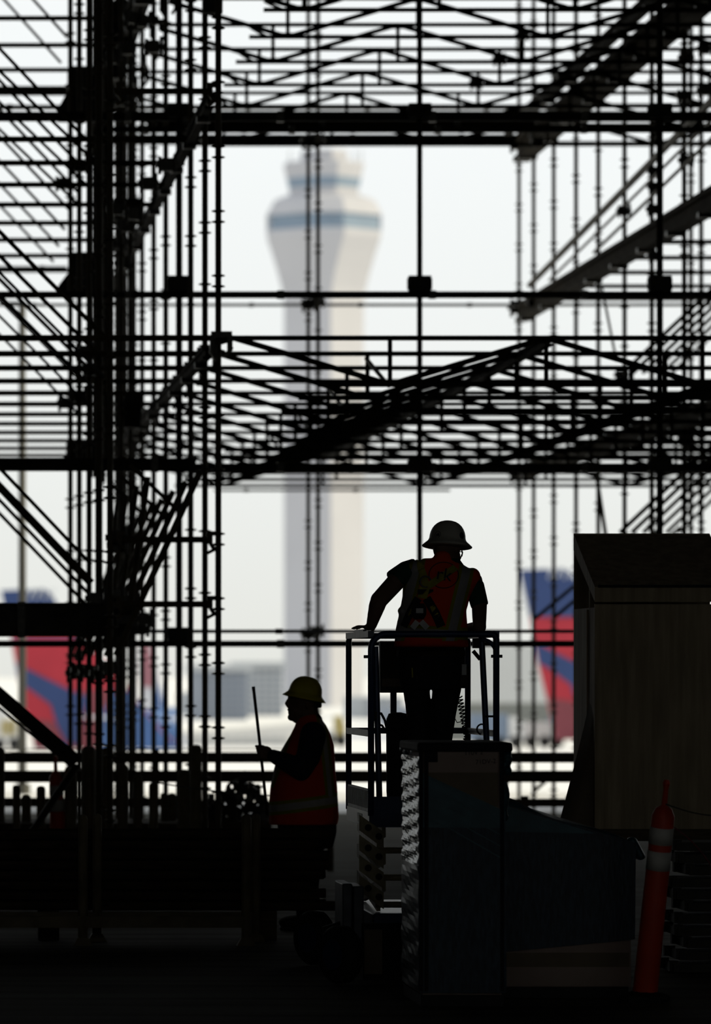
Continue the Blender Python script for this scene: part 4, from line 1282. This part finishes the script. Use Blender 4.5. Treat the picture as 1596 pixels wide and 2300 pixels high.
# head with face turned half right and away
head_c = W(1003, 1224, 0.14)
fd = Vector((math.sin(math.radians(38)), math.cos(math.radians(38)), -0.15)).normalized()
sd = Vector((fd.y, -fd.x, 0)).normalized()
Mh = Matrix((sd, fd, sd.cross(fd))).transposed()
body.ellipsoid(head_c, (0.078, 0.098, 0.118), Mh, 18, 12)
body.ellipsoid(head_c + fd * 0.045 + Vector((0, 0, -0.062)), (0.056, 0.062, 0.062), Mh)            # jaw
body.ellipsoid(head_c + fd * 0.098 + Vector((0, 0, -0.030)), (0.014, 0.022, 0.026), Mh)            # nose
body.ellipsoid(head_c + fd * 0.088 + Vector((0, 0, -0.072)), (0.024, 0.012, 0.010), Mh)            # mouth
body.ellipsoid(head_c + fd * 0.088 + Vector((0, 0, 0.010)), (0.045, 0.014, 0.010), Mh)             # brow
for s in (-1, 1):
    body.ellipsoid(head_c + sd * 0.079 * s + Vector((0, 0, -0.02)), (0.011, 0.022, 0.034), Mh)     # ears
    body.ellipsoid(head_c + sd * 0.032 * s + fd * 0.090 + Vector((0, 0, -0.006)), (0.012, 0.010, 0.008), Mh)
body.limb([W(1003, 1245, 0.11), W(1000, 1285, 0.06)], [0.062, 0.075])                             # neck
# trunk under the clothes
body.loft([(W(968, 1520, 0.0), 0.15, 0.10), (W(968, 1450, 0.0), 0.17, 0.11), (W(970, 1400, 0.03), 0.165, 0.105), (W(982, 1330, 0.07), 0.18, 0.11), (W(990, 1290, 0.08), 0.18, 0.09), (W(998, 1265, 0.08), 0.09, 0.06)])
# left arm down to the rail
body.limb([W(922, 1284, 0.07), W(893, 1302, 0.03), W(851, 1348, -0.06), W(846, 1362, -0.08), W(834, 1404, -0.06)], [0.064, 0.056, 0.052, 0.049, 0.032])
# right arm, forearm reaching forward
body.limb([W(1062, 1305, 0.08), W(1076, 1355, 0.04), W(1076, 1408, 0.06), W(1040, 1414, 0.25)], [0.056, 0.047, 0.042, 0.030])
# legs
body.limb([W(935, 1525, 0.0), W(938, 1665, -0.03), W(936, 1800, 0.02)], [0.08, 0.055, 0.04])
body.limb([W(1003, 1525, 0.0), W(990, 1655, -0.03), W(986, 1800, 0.0)], [0.08, 0.055, 0.04])
# left hand: palm on the rail, fingers over it to the left
pal = W(829, 1409, -0.04)
body.ellipsoid(pal, (0.036, 0.042, 0.020), None, 12, 8)
for k, (dy, L, dz) in enumerate(((-0.045, 0.060, -0.004), (-0.022, 0.078, 0.0), (0.002, 0.084, 0.001), (0.026, 0.074, -0.002))):
    a = pal + Vector((-0.020, dy * 0.8 + 0.01, 0.003))
    b1_ = a + Vector((-L * 0.5, dy * 0.4, 0.003 + dz))
    b2_ = b1_ + Vector((-L * 0.45, 0.0, -0.013))
    body.limb([a, b1_, b2_], [0.0098, 0.0088, 0.0072], 8)
body.limb([pal + Vector((0.010, -0.03, -0.002)), pal + Vector((0.02, -0.058, -0.012)), pal + Vector((0.006, -0.075, -0.026))], [0.012, 0.010, 0.008], 8)
# right hand on the controls ahead of him
pal2 = W(1026, 1415, 0.31)
body.ellipsoid(pal2, (0.034, 0.042, 0.022), None, 12, 8)
for dx in (-0.030, -0.010, 0.010, 0.029):
    a = pal2 + Vector((dx, 0.03, 0.0)); b_ = a + Vector((0.0, 0.035, -0.008)); c_ = b_ + Vector((0, 0.016, -0.028))
    body.limb([a, b_, c_], [0.0095, 0.0085, 0.0075], 8)
body.limb([pal2 + Vector((-0.03, -0.01, 0)), pal2 + Vector((-0.058, 0.012, -0.01)), pal2 + Vector((-0.06, 0.036, -0.02))], [0.012, 0.010, 0.008], 8)
body.build('body', M_skin, man, smooth=True, voxel=0.0065, smooth_it=3)
# trousers
tr_ = MB()
tr_.loft([(W(968, 1548, 0), 0.175, 0.125), (W(968, 1510, 0), 0.198, 0.14), (W(968, 1455, 0), 0.198, 0.135), (W(968, 1420, 0.0), 0.185, 0.12)])
tr_.limb([W(933, 1528, 0), W(939, 1600, -0.02), W(940, 1668, -0.03), W(938, 1740, 0.0), W(936, 1800, 0.02)], [0.083, 0.070, 0.070, 0.066, 0.060])
tr_.limb([W(1005, 1528, 0), W(996, 1600, -0.02), W(991, 1660, -0.03), W(988, 1740, 0.0), W(987, 1800, 0.0)], [0.089, 0.074, 0.064, 0.062, 0.058])
tr_.build('trousers', M_denim, man, smooth=True, voxel=0.006, smooth_it=3)
for u in (936, 986):
    bo = MB()
    a = W(u, 1808, 0.02); a.z = ZDK + 0.05
    bo.ellipsoid(a + Vector((0, 0.06, -0.005)), (0.052, 0.13, 0.048)); bo.ellipsoid(a + Vector((0, 0.0, 0.04)), (0.052, 0.06, 0.09))
    o = bo.build('boot', M_boot, man, smooth=True, voxel=0.009, smooth_it=2)
    MB().box((a.x - 0.045, a.y - 0.06, ZDK), (a.x + 0.045, a.y + 0.18, ZDK + 0.018)).build('sole', M_black, o, bevel=0.006)
# shirt: short sleeves and collar
sh_ = MB()
sh_.loft([(W(980, 1330, 0.07), 0.17, 0.11), (W(988, 1290, 0.08), 0.185, 0.10), (W(997, 1266, 0.08), 0.11, 0.075), (W(1001, 1254, 0.09), 0.078, 0.068)])
sh_.sweep([W(935, 1278, 0.07), W(912, 1285, 0.06), W(884, 1304, 0.02)], [0.066, 0.066, 0.065], 16)
sh_.sweep([W(1050, 1300, 0.08), W(1066, 1318, 0.07), W(1077, 1361, 0.04)], [0.060, 0.058, 0.053], 16)
sh_.build('shirt', M_shirt, man, smooth=True, voxel=0.008, smooth_it=2)
# vest
zr = man.location.z
def ox(u, v, D=WD - 0.1): return P(u, v, D).x - man.location.x
def oz(v, D=WD - 0.1): return ZV(v, D) - zr
def tape(u0, v0, u1, v1, hs, hl, lo, hi):
    x0, z0, x1, z1 = ox(u0, v0), oz(v0), ox(u1, v1), oz(v1)
    dx, dz = x1 - x0, z1 - z0
    L = math.hypot(dx, dz)
    ax, az = dz / L, -dx / L
    return (ax, az, ax * x0 + az * z0, hs, hl, oz(hi), oz(lo))
VEST1 = stripe_mat('orange_vest_back', (0.62, 0.050, 0.015), (0.24, 0.22, 0.012), (0.27, 0.26, 0.25),
                   [tape(943, 1255, 898, 1412, 0.024, 0.044, 1252, 1440), tape(1052, 1275, 1016, 1412, 0.026, 0.046, 1252, 1440),
                    tape(890, 1416, 1050, 1424, 0.018, 0.036, 1395, 1440)])
ve = MB()
def vring(v, L, R_, ry, dy): 
    a, b = W(L, v, dy), W(R_, v, dy)
    return ((a + b) / 2, (b.x - a.x) / 2, ry)
ve.loft([vring(1454, 884, 1052, 0.150, 0.0), vring(1412, 888, 1050, 0.150, 0.01), vring(1372, 897, 1047, 0.145, 0.03), vring(1340, 903, 1056, 0.140, 0.05),
         vring(1310, 904, 1074, 0.135, 0.06), vring(1288, 908, 1072, 0.120, 0.07), vring(1268, 926, 1040, 0.095, 0.08), vring(1254, 950, 1022, 0.070, 0.08)])
ve.ellipsoid(W(993, 1256, 0.055), (0.056, 0.050, 0.050))
ve.ellipsoid(W(928, 1276, 0.07), (0.055, 0.085, 0.050)); ve.ellipsoid(W(1060, 1296, 0.08), (0.050, 0.085, 0.055))
ve.ellipsoid(W(900, 1372, 0.02), (0.02, 0.06, 0.02))
vest = ve.build('vest', VEST1, man, smooth=True, voxel=0.009, smooth_it=3)

def surface_of(o):
    bm = bmesh.new(); bm.from_mesh(o.data)
    bm.transform(Matrix.Translation(root_loc(o.parent)))
    t = BVHTree.FromBMesh(bm); bm.free()
    return t
def on_surface(tree, u, v, lift_=0.006):
    o = Vector((0, 0, EYE)); d = (P(u, v, 30.0) - o).normalized()
    hit = tree.ray_cast(o, d)
    if hit[0] is None: return None
    n = hit[1] if hit[1].dot(d) < 0 else -hit[1]
    return hit[0] + n * lift_, n
def ribbon(tree, uv, width, material, name, parent, lift_=0.005, th=0.004, sub=6):
    pts = []
    for (a, b) in zip(uv, uv[1:]):
        for k in range(sub): pts.append((a[0] + (b[0]-a[0])*k/sub, a[1] + (b[1]-a[1])*k/sub))
    pts.append(uv[-1])
    hs = [on_surface(tree, u, v, lift_) for u, v in pts]
    hs = [h for h in hs if h]
    if len(hs) < 2: return None
    vs_, fs = [], []
    for i, (p, n) in enumerate(hs):
        d = (hs[min(i+1, len(hs)-1)][0] - hs[max(i-1, 0)][0]).normalized()
        s = d.cross(n).normalized()
        for sx, hh in ((-1, 0), (1, 0), (1, -th), (-1, -th)):
            vs_.append(p + s * sx * width / 2 + n * hh)
    for i in range(len(hs) - 1):
        for k in range(4):
            fs.append((i*4+k, i*4+(k+1) % 4, (i+1)*4+(k+1) % 4, (i+1)*4+k))
    fs += [(0, 1, 2, 3), tuple(range(len(vs_)-4, len(vs_)))[::-1]]
    return MB().add(vs_, fs).build(name, material, parent)
vt = surface_of(vest)
# the safety harness
hn = thing('safety_harness', (XU(957, WD), WD - 0.1, ZV(1320, WD)), 'yellow and black fall-arrest harness on the back of the lift man', 'harness')
for uv, w_, m_ in (([(940, 1262), (950, 1290), (957, 1318)], 0.042, M_strap), ([(1022, 1276), (990, 1298), (960, 1318)], 0.042, M_strap),
                   ([(954, 1320), (948, 1345)], 0.06, M_strap), ([(940, 1345), (924, 1372), (908, 1408)], 0.052, M_dark), ([(958, 1345), (976, 1376), (990, 1408)], 0.052, M_dark),
                   ([(932, 1362), (922, 1385)], 0.030, M_strap), ([(970, 1362), (980, 1386)], 0.030, M_strap)):
    ribbon(vt, uv, w_, m_, 'strap', hn, 0.010)
h0 = on_surface(vt, 956, 1308, 0.012)
if h0:
    q, nn = h0
    MB().sweep(arc(q, 0.032, 0, 2 * math.pi, X_, Z_, 16), 0.005, 6).build('d_ring', M_clamp, hn)
    MB().box(q + Vector((-0.045, -0.012, -0.045)), q + Vector((0.045, 0.002, -0.075))).build('back_pad', M_dark, hn)
h1 = on_surface(vt, 943, 1376, 0.03)
if h1:
    q, nn = h1
    MB().lathe([(0.030, -0.045), (0.044, -0.02), (0.044, 0.02), (0.030, 0.045)], q, 14).build('lanyard_pack', M_dark, hn, smooth=True)
    MB().box(q + Vector((-0.02, -0.047, -0.012)), q + Vector((0.022, -0.040, 0.016))).build('pack_label', M_silver, hn)
    for dx in (-0.028, 0.034):
        MB().bar(q + Vector((dx * 0.3, -0.02, -0.06)), q + Vector((dx * 1.4, -0.018, -0.10)), 0.01, 0.034).build('pack_tag', M_silver, hn)
# round company mark on the back of the vest
lg = on_surface(vt, 996, 1292, 0.004)
if lg:
    q, nn = lg
    pts = []
    for k in range(29):
        a = 2 * math.pi * k / 28
        h = on_surface(vt, 996 + 33 * math.cos(a), 1292 + 29 * math.sin(a), 0.002)
        if h: pts.append(h[0])
    MB().sweep(pts, 0.0028, 5).build('logo_ring', M_logo, vest)
    text_mesh('logo_letters', 'rk', 0.105, Matrix.Translation((q.x, q.y - 0.014, q.z)) @ Matrix.Rotation(math.radians(8), 4, 'Y') @ Matrix.Rotation(math.pi/2 + 0.12, 4, 'X'), M_logo, vest, 0.004)
# helmet
tilt = Matrix.Rotation(math.radians(3.5), 3, 'Y') @ Matrix.Rotation(math.radians(-6), 3, 'X')
hc = W(1003.5, 1226, 0.12)
hat = hard_hat(man, hc, tilt, 0.107, 0.126, 0.149, 0.385, M_hat_w, False)
ht = surface_of(hat)
for u, v, s in ((983, 1201, 1.0), (1036, 1203, 0.8)):
    h = on_surface(ht, u, v, 0.002)
    if h:
        q, nn = h
        zax = nn; xax = Vector((0, 0, 1)).cross(zax).normalized(); yax = zax.cross(xax)
        M4 = Matrix((xax, yax, zax)).transposed().to_4x4(); M4.translation = q
        if s == 1.0:
            text_mesh('helmet_logo', 'rk', 0.030, M4, M_logo, hat, 0.0012)
            MB().sweep([q + (xax * math.cos(a) + yax * math.sin(a)) * 0.021 for a in [2 * math.pi * k / 20 for k in range(21)]], 0.0013, 5).build('helmet_logo_ring', M_logo, hat)
        else:
            MB().lathe([(0.020, -0.002), (0.020, 0.001)], q, 16, Matrix((xax, yax, zax)).transposed()).build('helmet_sticker', M_logo, hat)
MB().sweep([W(1036, 1233, 0.18), W(1038, 1243, 0.18), W(1033, 1255, 0.18), W(1029, 1262, 0.17)], 0.004, 6).build('chin_strap', M_dark, man)
MB().sweep([W(1025, 1238, 0.22), W(1039, 1240, 0.20), W(1037, 1250, 0.20)], 0.003, 5).build('glasses_arm', M_black, man)
# tool pouch on the belt
bt = MB().loft([(W(968, 1474, 0), 0.205, 0.145), (W(968, 1462, 0), 0.204, 0.144)]).build('belt', M_boot, man)
po = thing('tool_pouch', W(1040, 1520, -0.02), 'dark tool pouch with a pale tape on the right hip of the lift man', 'pouch')
MB().box(W(1030, 1546, -0.07), W(1048, 1494, 0.06)).build('pouch_body', M_boot, po, bevel=0.012)
MB().box(W(1037, 1516, -0.09), W(1046, 1492, -0.06)).build('tape_measure', M_silver, po)
MB().bar(W(925, 1500, -0.16), W(926, 1522, -0.16), 0.008, 0.008).build('pencil', M_strap, po)

# ---- the man with the stick
GDp = 36.4
def G(u, v, dy=0.0): return P(u, v, GDp + dy)
gm = thing('person', (XU(690, GDp), GDp, 0), 'stout person in yellow hard hat and orange vest standing in profile with a stick', 'person')
gb = MB()
hc2 = G(684, 1577, 0)
gb.ellipsoid(hc2, (0.100, 0.078, 0.112), None, 18, 12)
gb.ellipsoid(G(672, 1598), (0.076, 0.062, 0.066))
gb.ellipsoid(G(655, 1611), (0.030, 0.040, 0.026))              # chin
gb.limb([G(652, 1560), G(650, 1570), G(644, 1580), G(646, 1585)], [0.020, 0.015, 0.016, 0.013], 10)   # bridge and nose tip
gb.ellipsoid(G(653, 1558), (0.022, 0.045, 0.016))              # brow
gb.ellipsoid(G(649, 1594), (0.013, 0.024, 0.008)); gb.ellipsoid(G(650, 1601), (0.013, 0.022, 0.009))     # lips
gb.ellipsoid(G(656, 1590), (0.020, 0.040, 0.026))
for s in (-1, 1):
    gb.ellipsoid(G(692, 1581, 0.078 * s), (0.022, 0.012, 0.034))        # ears
    gb.ellipsoid(G(654, 1569, 0.032 * s), (0.010, 0.014, 0.008))        # eyes
gb.limb([G(690, 1595), G(694, 1632)], [0.075, 0.088])
gb.ellipsoid(G(672, 1613), (0.055, 0.05, 0.040))               # double chin
gb.loft([(G(690, 1870), 0.17, 0.15), (G(684, 1800), 0.19, 0.17), (G(684, 1740), 0.18, 0.17), (G(694, 1680), 0.14, 0.18), (G(697, 1645), 0.10, 0.16), (G(694, 1628), 0.07, 0.08)])
# near arm: shoulder, elbow, wrist
gb.limb([G(700, 1652, -0.19), G(688, 1700, -0.22), G(674, 1728, -0.22), G(640, 1712, -0.20), G(604, 1695, -0.17)], [0.07, 0.060, 0.050, 0.044, 0.030])
# far arm hanging
gb.limb([G(702, 1652, 0.19), G(706, 1720, 0.24), G(698, 1790, 0.22), G(692, 1850, 0.20)], [0.07, 0.055, 0.045, 0.032])
gb.ellipsoid(G(690, 1868, 0.20), (0.034, 0.022, 0.045))
for k in range(4):
    a = G(682 + 5.5 * k, 1878, 0.20 + 0.005 * k)
    gb.limb([a, a + Vector((-0.006, 0, -0.04)), a + Vector((-0.016, 0, -0.07))], [0.0095, 0.0085, 0.0075], 8)
gb.limb([G(682, 1862, 0.19), G(675, 1874, 0.18), G(674, 1884, 0.17)], [0.012, 0.010, 0.008], 8)
for dy in (-0.10, 0.10):
    gb.limb([G(690, 1880, dy), G(688, 1990, dy), G(692, 2085, dy)], [0.095, 0.06, 0.042])
# gripping hand
pc = G(597, 1691, -0.16)
gb.ellipsoid(pc, (0.050, 0.028, 0.047), Matrix.Rotation(math.radians(20), 3, 'Y'), 12, 8)
sx, sy_ = -0.012, 0.0
for k, (vv, L) in enumerate(((1681, 0.066), (1688, 0.060), (1695, 0.055), (1702, 0.046))):
    a = G(600, vv + 2, -0.178)
    b_ = G(583 + k, vv - 1, -0.190); c_ = G(576 + 1.6 * k, vv - 1, -0.165); d_ = G(581 + k, vv, -0.142)
    gb.limb([a, b_, c_, d_], [0.0105, 0.0100, 0.0092, 0.0080], 8)
gb.limb([G(601, 1682, -0.150), G(588, 1676, -0.135), G(574, 1676, -0.142)], [0.0125, 0.0110, 0.0085], 8)
gb.build('body', M_skin, gm, smooth=True, voxel=0.0065, smooth_it=2)
# shirt with long sleeves
gs = MB()
gs.limb([G(703, 1650, -0.17), G(692, 1700, -0.215), G(676, 1731, -0.22)], [0.090, 0.083, 0.070], 16)
gs.limb([G(676, 1729, -0.22), G(645, 1713, -0.205), G(613, 1698, -0.18)], [0.072, 0.064, 0.046], 16)
gs.limb([G(703, 1650, 0.17), G(706, 1720, 0.235), G(698, 1790, 0.22), G(694, 1835, 0.21)], [0.088, 0.07, 0.058, 0.045], 16)
gs.limb([G(697, 1622), G(696, 1640)], [0.085, 0.11], 16)
gs.loft([(G(690, 1700), 0.16, 0.17), (G(698, 1660), 0.13, 0.17), (G(697, 1630), 0.09, 0.10)])
gs.build('shirt', M_navy, gm, smooth=True, voxel=0.009, smooth_it=3)
# trousers, boots
gt = MB()
gt.loft([(G(690, 1905), 0.175, 0.165), (G(690, 1870), 0.20, 0.175), (G(688, 1830), 0.205, 0.18)])
for dy in (-0.10, 0.10):
    gt.limb([G(690, 1890, dy), G(688, 1990, dy), G(690, 2075, dy)], [0.115, 0.085, 0.070], 16)
gt.build('trousers', M_denim, gm, smooth=True, voxel=0.011, smooth_it=3)
for dy in (-0.10, 0.10):
    bo = MB()
    a = G(690, 2090, dy); a.z = 0.05
    bo.ellipsoid(a + Vector((-0.07, 0, -0.005)), (0.13, 0.05, 0.046)); bo.ellipsoid(a + Vector((0, 0, 0.05)), (0.06, 0.05, 0.09))
    o = bo.build('boot', M_boot, gm, smooth=True, voxel=0.01, smooth_it=2)
    MB().box((a.x - 0.19, a.y - 0.045, 0), (a.x + 0.055, a.y + 0.045, 0.018)).build('sole', M_black, o, bevel=0.006)
# vest
def gx(u): return P(u, 1700, GDp - 0.2).x - gm.location.x
def gz(v): return ZV(v, GDp - 0.2)
def tape2(u0, v0, u1, v1, hs, hl, vlo, vhi):
    x0, z0, x1, z1 = gx(u0), gz(v0), gx(u1), gz(v1)
    dx, dz = x1 - x0, z1 - z0; L = math.hypot(dx, dz)
    ax, az = dz / L, -dx / L
    return (ax, az, ax * x0 + az * z0, hs, hl, gz(vhi), gz(vlo))
VEST2 = stripe_mat('orange_vest_side', (0.58, 0.045, 0.015), (0.24, 0.22, 0.012), (0.36, 0.34, 0.31),
                   [tape2(608, 1818, 760, 1797, 0.024, 0.046, 1770, 1850), tape2(728, 1640, 744, 1790, 0.016, 0.036, 1600, 1790),
                    tape2(652, 1640, 624, 1720, 0.014, 0.030, 1600, 1770)])
gv = MB()
def gring(v, L, R_, ry):
    a, b = G(L, v), G(R_, v)
    return ((a + b) / 2, (b.x - a.x) / 2, ry)
gv.loft([gring(1852, 604, 758, 0.215), gring(1835, 604, 761, 0.218), gring(1800, 604, 759, 0.216), gring(1765, 607, 757, 0.214), gring(1730, 614, 753, 0.208),
         gring(1700, 622, 752, 0.200), gring(1675, 637, 750, 0.190), gring(1650, 652, 743, 0.175), gring(1630, 662, 733, 0.14), gring(1612, 668, 720, 0.095), gring(1604, 676, 714, 0.075)])
gv.build('vest', VEST2, gm, smooth=True, voxel=0.010, smooth_it=2)
tilt2 = Matrix.Rotation(math.radians(11.5), 3, 'Y')
hard_hat(gm, G(683, 1568), tilt2, 0.114, 0.106, 0.150, 0.33, M_hat_y, False)
MB().box(G(708, 1590, -0.09), G(718, 1574, 0.09)).build('helmet_strap', M_dark, gm, bevel=0.008)
# the stick in his hand
st = thing('wooden_stick', G(583, 1668, -0.165), 'long thin wooden stick held upright by the person in the yellow hat', 'stick')
MB().sweep([G(569, 1545, -0.165), G(583, 1668, -0.165), G(600, 1830, -0.165)], [0.0105, 0.0105, 0.010], 10).build('shaft', M_beam, st, smooth=True)
MB().sweep([G(568.6, 1542, -0.165), G(569.6, 1551, -0.165)], [0.0115, 0.0115], 10).build('end_cap', M_dark, st)
